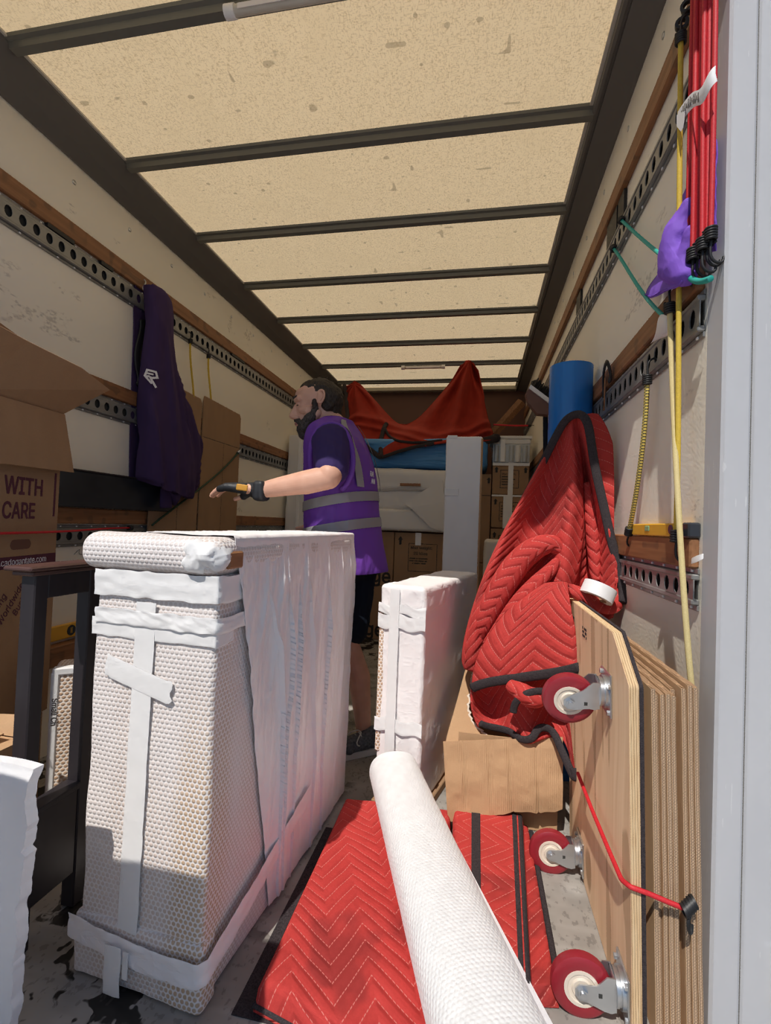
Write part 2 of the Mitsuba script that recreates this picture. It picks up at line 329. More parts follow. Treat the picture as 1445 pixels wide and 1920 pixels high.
# ------------------------------------------------------------------ the lorry body
XL, XR, ZF, ZC, YB = -1.87, .52, -1.10, 1.715, 6.0
struct('floor', box(XL, XR, .80, YB, ZF - .06, ZF), 'floor_ply', label='worn grey plywood lorry floor with dark spill stains near the tail')
struct('wall_left', box(XL - .05, XL, .86, YB + .05, ZF - .06, ZC + .02), 'wall_paint', label='scuffed off-white lining of the left lorry side')
struct('wall_right', box(XR, XR + .05, 1.256, YB + .05, ZF - .06, ZC + .02), 'wall_paint', label='scuffed off-white lining of the right lorry side')
struct('wall_back', box(XL, XR, YB, YB + .05, ZF - .06, ZC + .02), 'brush_wood', label='dark front bulkhead')
ce = struct('ceiling', cat([trimesh.Trimesh([[XL - .05, .88, ZC], [XR + .06, .88, ZC], [XR + .06, YB + .05, ZC], [XL - .05, YB + .05, ZC]], [[0, 2, 1], [0, 3, 2]], process=False)]), 'roof_sheet', label='translucent fibreglass roof glowing tan in the sun')
for k in range(8):
    y = 1.435 + .6 * k
    pr = sg.Polygon([(-.040, 0), (-.036, -.010), (-.022, -.013), (-.016, -.034), (.016, -.034), (.022, -.013), (.036, -.010), (.040, 0)])
    b = trimesh.creation.extrude_polygon(pr, 2.14, engine='earcut'); b.apply_transform(basis((-1.735, y, ZC - .002), (0, 1, 0), (0, 0, 1)))
    part(ce, 'roof_bow', b, 'bow_metal')
part(ce, 'front_rail', box(-1.72, .40, 5.90, 5.99, ZC - .05, ZC - .004, .004), 'bright_bow')
# coves along both top corners, with a lip along the roof sheet
def cove(nm, pts, lip):
    m = trimesh.creation.extrude_polygon(sg.Polygon(pts), YB - .88, engine='earcut'); m.apply_transform(basis((0, YB, 0), (1, 0, 0), (0, 0, 1)))
    t = struct(nm, m, 'dark_metal'); part(t, 'lip', box(lip[0], lip[1], .88, YB, ZC - .012, ZC - .004), 'lamp_plastic'); return t
cove('trim_1', [(XL, 1.60), (XL + .012, 1.598), (-1.80, 1.635), (-1.735, 1.695), (-1.73, 1.713), (XL, 1.713)], (-1.735, -1.722))
cove('trim_2', [(XR, 1.655), (XR - .012, 1.655), (.445, 1.672), (.425, 1.678), (.424, 1.690), (.412, 1.690), (.411, 1.680), (.400, 1.684), (.395, 1.713), (XR, 1.713)], (.384, .397))
struct('trim_3', box(XL - .06, XR + .08, .86, .92, 1.70, 1.86, .006), 'post_paint')
def rivets(wall, x, sx, z, ys):
    for y in ys:
        m = trimesh.creation.icosphere(subdivisions=1, radius=.011); m.apply_scale([.35, 1, 1]); part(wall, 'rivet', M(m, loc=(x + sx * .001, y, z)), 'zinc', smooth=True)
rivets('wall_left', XL, 1, 1.51, [1.86 + .36 * k for k in range(9)])
rivets('wall_right', XR, -1, 1.56, [1.60 + .36 * k for k in range(9)])
def cargo_rail(wall, x, sx, y0, y1, z0, z1, off=0):
    h = z1 - z0; zc = (z0 + z1) / 2
    shape = sg.box(y0, z0 + .012, y1, z1 - .012)
    holes = []
    y = y0 + .04 + off
    while y < y1 - .03:
        holes.append(sg.Point(y, zc).buffer(1, 3)); y += .062
    from shapely import affinity
    hs = [affinity.scale(c, .017, h * .27) for c in holes]
    for c in hs: shape = shape.difference(c)
    m = trimesh.creation.extrude_polygon(shape, .003, engine='earcut'); m.apply_transform(basis((x + sx * (.016 if sx > 0 else .016) - (0 if sx > 0 else 0), 0, 0), (0, 1, 0), (0, 0, 1)))
    e = .014
    fl = [box(*sorted((x + sx * .001, x + sx * .019)), y0, y1, z, z + e, .003) for z in (z0, z1 - e)]
    fl += [box(*sorted((x + sx * .001, x + sx * .006)), y0, y1, z, z + .014, .002) for z in (z0 - .014, z1)]
    r = part(wall, 'cargo_rail', cat([m] + fl), 'rail_steel')
    part(r, 'slot_backing', box(*sorted((x + sx * .0012, x + sx * .004)), y0 + .01, y1 - .01, z0 + .013, z1 - .013), 'slot_black')
    bolts = []
    for y in np.arange(y0 + .03, y1, .09):
        for z in (z0 - .007, z1 + .007):
            bolts.append(box(*sorted((x + sx * .006, x + sx * .009)), y - .004, y + .004, z - .003, z + .003))
    part(r, 'bolt_row', cat(bolts), 'paper_white', kind='stuff')
    return r
def batten(wall, x, sx, y0, y1, z0, z1, d=.022):
    b = part(wall, 'batten', box(*sorted((x, x + sx * d)), y0, y1, z0, z1, .004), 'batten_wood')
    return b
for w, x, sx, zs in (('wall_left', XL, 1, ((1.235, 1.315, 1.13, 1.215), (.590, .665, .495, .575), (-.055, .02, -.15, -.075))),
                     ('wall_right', XR, -1, ((1.325, 1.405, 1.115, 1.205), (.595, .67, .49, .58), (-.078, -.006, -.165, -.092)))):
    for b0, b1, r0, r1 in zs:
        batten(w, x, sx, 1.27 if sx < 0 else .95, 5.98, b0, b1)
        cargo_rail(w, x, sx, 1.262 if sx < 0 else .95, 5.98, r0, r1)
# bits of black tape stuck along the top rails
for y0, y1 in ((1.72, 1.86), (2.02, 2.1), (3.3, 3.5)):
    part('wall_left', 'tape_patch', box(XL + .0005, XL + .021, y0, y1, 1.218, 1.236), 'black')
for y0, y1 in ((2.05, 2.2), (2.75, 2.86), (1.95, 2.03)):
    part('wall_right', 'tape_patch', box(XR - .012, XR - .0005, y0, y1, 1.222, 1.32), 'black')
part('wall_right', 'tape_patch', box(XR - .006, XR - .0005, 1.86, 1.99, .588, .60), 'black')
# tail frame: the grey post with the panel beside it, platform and road
po = struct('trim_4', box(XR, .578, 1.176, 1.262, -1.25, 1.86, .006), 'post_paint', label='grey painted rear corner post with scratches')
part(po, 'seal', box(.5785, .584, 1.19, 1.25, -1.25, 1.86), 'dark_metal')
pn = struct('trim_5', box(.584, .66, 1.186, 1.25, -1.25, 1.86, .004), 'post_paint', label='grey panel beside the rear post')
part(pn, 'edge_bead', box(.66, .668, 1.182, 1.25, -1.25, 1.86, .003), 'post_paint')
part(pn, 'outer_panel', box(.668, 1.2, 1.19, 1.25, -1.25, 1.86, .004), 'post_paint')
la = part(pn, 'latch_plate', box(.640, .72, 1.168, 1.187, -.98, -.86, .006), 'zinc', label='metal latch plate')
part(la, 'latch_slot', box(.648, .712, 1.1655, 1.169, -.965, -.91, .002), 'slot_black')
struct('trim_6', box(XL - .08, XL - .02, .80, .862, -1.25, 1.86, .006), 'post_paint')
struct('tail_lift_platform', box(-1.95, .62, -1.3, .79, -1.2, -1.112, .01), 'steel_plate', label='ribbed steel tail lift platform')
g = struct('ground', box(-40, 40, -40, 45, -2.3, -2.1), 'asphalt', label='grey asphalt yard')

# ------------------------------------------------------------------ roof lamps
def strip_light(y, x0, x1, label):
    t = thing('ceiling_light', label, 'light', None)
    z = ZC - .055; y = y - .055
    part(t, 'diffuser', tube([(x0, y + .03, z), (x1, y + .03, z)], .017, 12), 'lamp_plastic', smooth=40)
    part(t, 'end_cap', cyl((x0 - .03, y + .03, z), (x0 + .005, y + .03, z), .021, 16), 'paper_white', smooth=40)
    part(t, 'end_cap', cyl((x1 - .005, y + .03, z), (x1 + .03, y + .03, z), .021, 16), 'paper_white', smooth=40)
    part(t, 'led_board', box(x0 + .02, x1 - .02, y + .012, y + .0135, z - .012, z + .006), 'ink_white')
    part(t, 'clip', box(x0 + .1, x0 + .13, y + .03, y + .06, z + .010, z + .02), 'zinc')
    part(t, 'clip', box(x1 - .13, x1 - .1, y + .03, y + .06, z + .010, z + .02), 'zinc')
strip_light(1.435, -.84, .2, 'strip light with a pale round end cap on the roof bow nearest the tail')
strip_light(5.035, -.82, -.42, 'short strip light on a roof bow above the far red blanket')

# ------------------------------------------------------------------ big bubble-wrapped cabinet
CAB = basis((-.905, 1.03, 0), (.9972, -.0749, 0), (.0749, .9972, 0))
def incab(m): m = m.copy(); m.apply_transform(CAB); return m
cab = thing('wrapped_cabinet', 'tall bubble-wrapped cabinet with a cross of white tape, standing in front of the man', 'wrapped furniture')
W, D = .335, .905
def bulge(v, d):
    return .006 * np.sin(np.clip(v[:, 2] / .95, 0, 1) * np.pi) * (meshkit.noise(v * [5, 2, 4], 3)) 
b = wrapbox((W, D, .965), .014, .02, .005, 7, 1, bulge); b.apply_translation((0, 0, -1.098))
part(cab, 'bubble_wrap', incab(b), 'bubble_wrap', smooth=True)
# folded skirt at the foot
sk = wrapbox((W + .022, .06, .15), .014, .02, .008, 9, 4); sk.apply_translation((-.012, -.010, -1.098))
part(cab, 'wrap_skirt', incab(sk), 'bubble_wrap', smooth=True)
tp = wrapbox((W + .055, D + .02, .088), .034, .015, .006, 9, 2); tp.apply_translation((-.045, -.022, -.135))
part(cab, 'top_wrap', incab(tp), 'bubble_wrap', smooth=True)
def strip(P, thick=.0012): return grid(np.array(P, float), thick)
def tape_v(x0, x1, z0, z1, y, n=30, amp=.003, seed=0, taper=0, lean=0):
    z = np.linspace(z1, z0, n); r = np.linspace(0, 1, 6)
    P = np.zeros((n, 6, 3))
    P[..., 0] = x0 + (x1 - x0) * r[None, :] + lean * ((z1 - z)[:, None]) + .0025 * (meshkit.noise(np.stack([z * 40, z * 0, z * 0 + seed], 1))[:, None] - .5)
    P[..., 2] = z[:, None]
    P[..., 1] = y - .004 - amp * meshkit.fbm(np.stack([P[..., 0] * 30, P[..., 2] * 22, P[..., 0] * 0 + seed], -1), 3)
    return grid(P, .0012)
part(cab, 'tape', incab(tape_v(.125, .180, -1.00, -.205, -.004, 60, .0025, 1, lean=-.012)[0]), 'white_tape', smooth=True)
# cross piece, torn at both ends
zz = np.linspace(0, 1, 30); P = np.zeros((7, 30, 3))
P[..., 0] = .048 + .185 * zz[None, :]
P[..., 2] = -.335 - .047 * zz[None, :] - np.linspace(0, .052, 7)[:, None] + .004 * np.sin(zz * 40)[None, :] * ((zz < .05) | (zz > .95))[None, :]
P[:, -1, 0] += rng.uniform(-.006, .004, 7); P[:, 0, 0] += rng.uniform(-.006, .006, 7)
P[..., 1] = -.0095 - .0025 * meshkit.fbm(P * 35, 3)
part(cab, 'tape', incab(grid(P, .0012)[0]), 'white_tape', smooth=True)
def wrap_band(z0, z1, x0, x1, out, seed, amp=.008, mat='white_tape', yend=.10):
    "a band across the front that turns the right-hand corner"
    path = np.vstack([np.stack([np.linspace(x0, W + .002, 46), np.full(46, -.007)], 1), [[W + .006, -.006]], np.stack([np.full(10, W + .007), np.linspace(.004, yend, 10)], 1)])
    n = len(path); r = np.linspace(0, 1, 10); P = np.zeros((10, n, 3)); P[..., :2] = path[None]
    P[..., 2] = z1 + (z0 - z1) * r[:, None] + .006 * (meshkit.noise(np.stack([path[:, 0] * 40, path[:, 1] * 40, path[:, 0] * 0 + seed], 1)) - .5)[None, :]
    q = P * [26, 26, 60] + seed
    bump = (meshkit.fbm(q, 3) - .3) * amp
    nx = np.r_[np.zeros(46), .7, np.ones(10)]; ny = np.r_[-np.ones(46), -.7, np.zeros(10)]
    P[..., 0] += nx * (bump + out); P[..., 1] += ny * (bump + out)
    part(cab, 'tape', incab(grid(P, .0012)[0]), mat, smooth=True)
wrap_band(-.196, -.134, .0, 0, .001, 3, .006)
wrap_band(-.262, -.226, .01, 0, .003, 5, .013)
wrap_band(-.292, -.250, -.002, 0, .0005, 8, .003, yend=.06)
# crumpled corner of the top, white with a bare brown patch
cr = wrapbox((.10, .085, .075), .03, .008, .016, 30, 6); cr.apply_translation((.245, -.034, -.128))
part(cab, 'corner_wrap', incab(cr), 'white_tape', smooth=True)
part(cab, 'packing_tape', incab(box(.338, .352, .015, .075, -.118, -.078, .004)), 'batten_wood', label='brown tape')
# thin plastic sheet over the top and down the right side in upright folds
ys = np.linspace(0, 1, 340); zs_ = np.linspace(0, 1, 150)
P = np.zeros((150, 340, 3)); yy, z_ = np.meshgrid(ys, zs_)
left = .05 + .25 * z_
P[..., 1] = left + (D + .012 - left) * yy
zt, zb = -.052, -1.085
P[..., 2] = zt + (zb - zt) * z_
q = np.stack([P[..., 1] * 16 + .9 * z_ + .5 * meshkit.noise(np.stack([P[..., 1] * 5, z_ * 3, z_ * 0], -1)), z_ * 1.6, z_ * 0 + 2.], -1)
rid = np.abs(meshkit.noise(q, 5) - .5) * 2; rid2 = np.abs(meshkit.noise(q * [3.1, 2.2, 1], 8) - .5) * 2
fold = .012 * (1 - rid) ** 2.2 + .006 * (1 - rid2) ** 2 + .004 * meshkit.fbm(np.stack([P[..., 1] * 60, z_ * 30, z_ * 0], -1), 3)
fold *= np.clip(z_ * 9, .15, 1) * np.clip(1.25 - z_, .3, 1)
for c, w_, lean in ((.30, .030, .06), (.47, .026, .10), (.21, .02, .14), (.62, .02, .03), (.39, .014, .02)):
    d = (P[..., 1] - c - lean * z_ - .012 * np.sin(z_ * 7 + c * 20)) / w_; fold += .026 * np.exp(-np.abs(d) ** 1.5) * (np.where(d < 0, .35, 1)) * np.clip((z_ - .1) * 5, 0, 1) * np.clip(1.3 - z_, .3, 1)
P[..., 0] = W + .006 + fold + .006 * np.clip(1 - z_ * 16, 0, 1) * 0
side = P
# the part that lies on the top
tr = np.linspace(0, 1, 26)[::-1]
top = np.zeros((26, 340, 3)); top[..., 1] = side[0, :, 1][None, :]
top[..., 0] = (.09 + (W + .012 - .09) * (1 - tr))[:, None]; 
top[..., 2] = -.0425 + .006 * (meshkit.fbm(np.stack(np.broadcast_arrays(top[..., 0] * 16, top[..., 1] * 34, top[..., 0] * 0), -1), 3) - .4)
top[-1, :, 0] = side[0, :, 0]; top[-1, :, 2] = -.049
cab_m, cab_uv = grid(np.vstack([top, side[1:]]), .0015)
part(cab, 'plastic_sheet', incab(cab_m), 'white_film', smooth=True, label='thin plastic sheet hanging in upright folds')
# foot tapes
P = np.zeros((8, 60, 3)); s = np.linspace(0, 1, 60)
px = np.where(s < .5, -.012 + (W + .026) * s * 2, W + .016); py = np.where(s < .5, -.016, -.016 + .55 * (s - .5) * 2)
P[..., 0] = px; P[..., 1] = py; P[..., 2] = (-.945 - .03 * np.sin(s * 3.14 * 1.3) + .12 * np.clip(s - .5, 0, 1))[None, :] - np.linspace(0, .055, 8)[:, None]
bp = .012 * meshkit.fbm(P * [30, 30, 50], 3)
P[..., 0] += np.where(s < .5, 0, 1)[None] * bp; P[..., 1] -= np.where(s < .5, 1, 0)[None] * bp
part(cab, 'tape', incab(grid(P, .0012)[0]), 'white_film', smooth=True)
m = tape_v(.105, .150, -1.09, -.98, -.026, 14, .004, 4)[0]; part(cab, 'tape', incab(m), 'white_tape', smooth=True)
m = tape_v(.155, .170, -1.045, -.985, -.026, 8, .003, 9)[0]; part(cab, 'tape', incab(m), 'white_tape', smooth=True)

# ------------------------------------------------------------------ wrapped carton in the middle
pk = thing('wrapped_carton', 'narrow white-wrapped carton standing between the man and the red blanket', 'wrapped furniture')
PK = basis((-.362, 1.86, 0), (.968, -.25, 0), (.25, .968, 0))
def inpk(m): m = m.copy(); m.apply_transform(PK); return m
b = wrapbox((.185, .76, .83), .018, .018, .007, 8, 11); b.apply_translation((0, 0, -1.07))
part(pk, 'film_wrap', inpk(b), 'white_film', smooth=True)
lo = wrapbox((.189, .772, .10), .016, .014, .007, 16, 12); lo.apply_translation((-.002, -.006, -.335))
part(pk, 'top_wrap', inpk(lo), 'white_film', smooth=True)
part(pk, 'bubble_strip', inpk(box(-.003, .02, -.004, .02, -.88, -.335, .006)), 'bubble_tan')
part(pk, 'tape', inpk(tape_v(.045, .085, -1.0, -.25, -.008, 40, .003, 21)[0]), 'white_tape', smooth=True)
for z0, z1, sd in ((-.40, -.345, 22), (-.79, -.74, 23), (-.345, -.31, 27)):
    P = np.zeros((7, 30, 3)); s = np.linspace(-.004, .192, 30); P[..., 0] = s; P[..., 1] = -.008 - .005 * meshkit.fbm(np.stack(np.broadcast_arrays(s[None] * 40, np.linspace(0, 1, 7)[:, None] * 3, s[None] * 0 + sd), -1), 3)
    P[..., 2] = z1 + (z0 - z1) * np.linspace(0, 1, 7)[:, None] + .006 * np.sin(s * 60 + sd)[None]
    part(pk, 'tape', inpk(grid(P, .0012)[0]), 'white_tape', smooth=True)
part(pk, 'base_card', inpk(box(-.01, .20, .0, .75, -1.099, -1.068, .003)), 'card_brown', label='brown card base')

# ------------------------------------------------------------------ roll of bubble wrap across the floor blankets
rl = thing('wrap_roll', 'flattened white roll of bubble wrap lying across the red floor blankets', 'roll')
ctr = spline([(-.272, 1.755, -.89), (-.160, 1.48, -.915), (-.025, 1.15, -.944), (.135, .76, -.97)], 40)
th = np.linspace(0, 2 * np.pi, 41); fr = np.linspace(0, 1, 40)
ax = np.array([.394, -.919, 0.]); sidev = np.array([.919, .394, 0]); 
P = np.zeros((40, 41, 3))
ra, rb = .088 + .028 * fr, .066 + .012 * fr
prof = np.stack([np.sign(np.cos(th)) * np.abs(np.cos(th)) ** .85, np.sign(np.sin(th)) * np.abs(np.sin(th)) ** .85], 1)
P = ctr[:, None] + (ra[:, None] * prof[None, :, 0])[..., None] * sidev + (rb[:, None] * prof[None, :, 1])[..., None] * np.array([0, 0, 1.])
seam = np.zeros(40)
for c in (.07, .17, .25, .30, .52): seam += .0035 * np.exp(-((fr - c) / .012) ** 2)
P += seam[:, None, None] * np.array([0, 0, 1.])
P[..., 2] += .004 * (meshkit.noise(P * 9, 2) - .5)
m, uv = grid(P)
part(rl, 'bubble_sheet', m, 'roll_white', smooth=True, uv=uv)
for k in (0, -1):
    sp = [ctr[k] + ax * (0 if k else .0) + (1 - .9 * t / 3.) * (ra[k] * math.cos(t * 6.283) * sidev + rb[k] * math.sin(t * 6.283) * np.array([0, 0, 1])) * .99 for t in np.linspace(0, 3, 90)]
    part(rl, 'wound_end', tube(sp, .0035, 5), 'foam_white', smooth=True)
P2 = np.stack([ctr + sidev * (ra[:, None] * .80) - np.array([0, 0, 1]) * (rb[:, None] * .55), ctr + sidev * (ra[:, None] * 1.10 + .012 + .02 * fr[:, None]) - np.array([0, 0, 1]) * (rb[:, None] * .9), ctr + sidev * (ra[:, None] * 1.22 + .018 + .03 * fr[:, None]) - np.array([0, 0, 1]) * (rb[:, None] * .93 + .004)], 1)
m, uv = grid(P2, .003); part(rl, 'loose_sheet', m, 'foam_white', smooth=True)

# ------------------------------------------------------------------ folded blankets on the floor
def folded(c, zt, zb, seed, amp=.006, nu=70, nv=90, r=.02):
    "a folded blanket from its four top corners (far left, far right, near right, near left): rounded top sheet with uv"
    c = np.asarray(c, float); u = np.linspace(0, 1, nu); v = np.linspace(0, 1, nv)
    U, V = np.meshgrid(u, v)
    B = ((1 - U) * (1 - V))[..., None] * c[0] + (U * (1 - V))[..., None] * c[1] + (U * V)[..., None] * c[2] + ((1 - U) * V)[..., None] * c[3]
    w = np.linalg.norm(c[1] - c[0]); h = np.linalg.norm(c[3] - c[0])
    e = np.minimum(np.minimum(U, 1 - U) * w, np.minimum(V, 1 - V) * h)
    k = np.clip(e / r, 0, 1); drop = 1 - np.sqrt(1 - (1 - k) ** 2)
    Z = zb + (zt - zb) * (1 - (1 - np.sqrt(np.clip(1 - (1 - k) ** 2, 0, 1))) * .9) + amp * (meshkit.fbm(np.stack([B[..., 0] * 7, B[..., 1] * 7, U * 0 + seed], -1), 3) - .5) * k
    P = np.dstack([B[..., 0], B[..., 1], Z])
    # skirt down to zb
    ring_ = lambda a: np.vstack([a])
    m, uv = grid(P)
    eidx = np.r_[np.arange(nu), np.arange(1, nv) * nu + nu - 1, (nv - 1) * nu + np.arange(nu - 2, -1, -1), np.arange(nv - 2, 0, -1) * nu]
    low = P.reshape(-1, 3)[eidx].copy(); low[:, 2] = zb; n0 = len(m.vertices)
    e2 = np.roll(np.arange(len(eidx)), -1); i = np.arange(len(eidx))
    f = np.vstack([np.stack([eidx, eidx[e2], n0 + e2], 1), np.stack([eidx, n0 + e2, n0 + i], 1)])
    return trimesh.Trimesh(np.vstack([m.vertices, low]), np.vstack([m.faces, f]), process=False), np.vstack([uv, uv[eidx] + .01]), P
fb = thing('moving_blanket', 'folded red quilted blanket on the floor left of the white roll', 'blanket', None)
m, uv, P = folded([(-.462, 1.80), (-.06, 1.83), (-.01, .93), (-.455, 1.035)], -1.035, -1.097, 3, .016)
part(fb, 'quilted_sheet', m, 'blanket_red', smooth=True, uv=uv @ np.array([[.93, .36], [-.36, .93]]))
pts = [(P[-1, i, 0], P[-1, i, 1] + .004, -1.084) for i in range(0, 70, 3)]
part(fb, 'edge_binding', tube(pts, .009, 6, flat=((0, 0, 1), .7)), 'binding', smooth=True)
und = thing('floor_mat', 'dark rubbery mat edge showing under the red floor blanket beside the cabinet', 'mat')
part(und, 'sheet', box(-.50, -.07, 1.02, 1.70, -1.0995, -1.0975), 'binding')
fb2 = thing('moving_blanket', 'folded red quilted blanket with two black bands right of the white roll', 'blanket')
m, uv, P = folded([(-.055, 1.84), (.196, 1.83), (.155, 1.15), (-.03, 1.12)], -1.02, -1.058, 5, .010, 50, 70, .014)
part(fb2, 'quilted_sheet', m, 'blanket_red', smooth=True, uv=uv[:, ::-1] + .06)
def band(P, c0, c1, lift=.0025):
    j0, j1 = c0, c1; Q = P[:, j0:j1 + 1].copy(); Q[..., 2] += lift; return grid(Q, .003)[0]
part(fb2, 'black_band', band(P, 13, 19), 'binding', smooth=True)
part(fb2, 'black_band', band(P, 41, 44), 'binding', smooth=True); part(fb2, 'black_band', band(P, 45, 48), 'binding', smooth=True)
fb3 = thing('moving_blanket', 'red quilted blanket folded under the banded one, beside the dolly wheels', 'blanket')
m, uv, P = folded([(-.03, 1.845), (.218, 1.84), (.220, 1.20), (-.0, 1.16)], -1.060, -1.097, 6, .008, 40, 60, .014)
part(fb3, 'quilted_sheet', m, 'blanket_red', smooth=True, uv=uv + .09)
part(fb3, 'edge_binding', tube([(P[i, -1, 0] + .006, P[i, -1, 1], -1.088) for i in range(0, 60, 3)], .009, 6), 'binding', smooth=True)

# ------------------------------------------------------------------ dolly standing on edge
dl = thing('furniture_dolly', 'plywood furniture dolly with maroon castors, stood on edge against the flat cartons', 'dolly')
DX = lambda z: .362 - .028 * (z + 1.1) / .85
def dly(m):
    m = m.copy(); m.apply_transform(trimesh.transformations.rotation_matrix(math.radians(-1.9), [0, 1, 0], [.362, 0, -1.1])); return m
pr = sg.Polygon([(1.152, -1.097), (1.87, -1.097), (1.87, -.245), (1.28, -.245), (1.152, -.335)]).buffer(-.012).buffer(.012, 6)
m = trimesh.creation.extrude_polygon(pr, .021, engine='earcut'); m.apply_transform(basis((.362, 0, 0), (0, 1, 0), (0, 0, 1)))
fc = m
part(dl, 'plywood_board', dly(fc), 'plywood')
rim = trimesh.creation.extrude_polygon(pr.buffer(.0012).difference(pr.buffer(-.006)), .0195, engine='earcut'); rim.apply_transform(basis((.3627, 0, 0), (0, 1, 0), (0, 0, 1)))
part(dl, 'board_edge', dly(rim), 'ply_edge')
cpt = trimesh.creation.extrude_polygon(pr.buffer(.004), .008, engine='earcut'); cpt.apply_transform(basis((.383, 0, 0), (0, 1, 0), (0, 0, 1)))
part(dl, 'carpet_pad', dly(cpt), 'binding', label='dark carpet on the back')
for k in range(2):   # scorched stamps at the upper edge
    o = np.array([.3613, 1.42 + .17 * k, -.300])
    ms = [box(.3606, .3618, 1.76 - .19 * k + .012 * i, 1.766 - .19 * k + .012 * i, -.325 + .012 * j - .004 * k, -.318 + .012 * j - .004 * k) for i in range(5) for j in range(3) if (i * 7 + j * 5 + k) % 4]
    part(dl, 'ink_stamp', dly(cat(ms)), 'ink_black', kind='stuff')
def caster(y, z, ang, off=.022, K=1.12):
    "wheel standing off the board; ang turns the fork about the pin"
    S_ = trimesh.transformations.scale_matrix(K, [.3618, y, z])
    def big(m): m = m.copy(); m.apply_transform(S_); return dly(m)
    c = part(dl, 'caster', big(box(.357, .3615, y - .042, y + .042, z - .048, z + .048, .004)), 'zinc', label='swivel castor')
    R = trimesh.transformations.rotation_matrix(math.radians(ang), [1, 0, 0], [0, y, z])
    def pl(nm, m, mat, sm=40):
        m = m.copy(); m.apply_transform(R); part(c, nm, big(m), mat, smooth=sm)
    pl('swivel_race', cat([cyl((.357, y, z), (.350, y, z), .036, 28), cyl((.350, y, z), (.346, y, z), .031, 28), cyl((.346, y, z), (.341, y, z), .033, 28)]), 'zinc')
    wx = .362 - .084; wy = y + off      # wheel centre
    prf = [(.3415, y - .030), (.3415, y + .032), (.332, y + .036), (.318, y + .034), (wx + .010, wy + .017), (wx - .006, wy + .015), (wx - .014, wy + .006), (wx - .014, wy - .006), (wx - .006, wy - .014), (.305, y - .010), (.325, y - .030)]
    for s in (-1, 1):
        sh = sg.Polygon(prf).buffer(.003).buffer(-.003)
        p = trimesh.creation.extrude_polygon(sh, .003, engine='earcut'); p.apply_translation((0, 0, z + s * .0205 - .0015)); pl('fork_plate', p, 'zinc', False)
        pl('fork_slot', box(wx + .030, wx + .037, wy - .004, wy + .004, *sorted((z + s * .0222, z + s * .0226))), 'slot_black', False)
    U, V = np.meshgrid(np.linspace(-1, 1, 14), np.linspace(0, 1, 8))   # rounded crown of the fork
    P = np.dstack([.3415 - .020 * V * (1 - .2 * U ** 2), y + (.034 - .002 * V) - .060 * (1 - V) * 0 + 0 * U, z + .021 * U])
    pl('fork_crown', cat([grid(P, .003)[0], box(.336, .342, y - .030, y + .033, z - .021, z + .021, .003)]), 'zinc')
    for i in range(4):
        pl('bolt', cyl((.357, y + (.031 if i % 2 else -.031), z + (.037 if i > 1 else -.037)), (.352, y + (.031 if i % 2 else -.031), z + (.037 if i > 1 else -.037)), .006, 6), 'zinc', False)
    A = (0, 0, 1.); C = (wx, wy, z)
    pl('tyre', ring(C, A, 0, 0, 0, 40, [(.034, -.013), (.050, -.015), (.058, -.010), (.060, 0), (.058, .010), (.050, .015), (.034, .013), (.034, -.013)]), 'wheel_red')
    pl('hub', ring(C, A, 0, 0, 0, 40, [(.006, -.015), (.018, -.016), (.020, -.012), (.026, -.012), (.028, -.0145), (.0345, -.0145), (.0345, .0145), (.028, .0145), (.026, .012), (.020, .012), (.018, .016), (.006, .015), (.006, -.015)]), 'wheel_cream')
    pl('axle_bolt', cat([cyl((wx, wy, z - .031), (wx, wy, z + .031), .006, 12), cyl((wx, wy, z - .028), (wx, wy, z - .022), .0105, 6), cyl((wx, wy, z + .022), (wx, wy, z + .028), .0105, 6)]), 'zinc', False)
caster(1.33, -.405, -78); caster(1.67, -1.028, -92, .006); caster(1.205, -1.026, -92, .006)

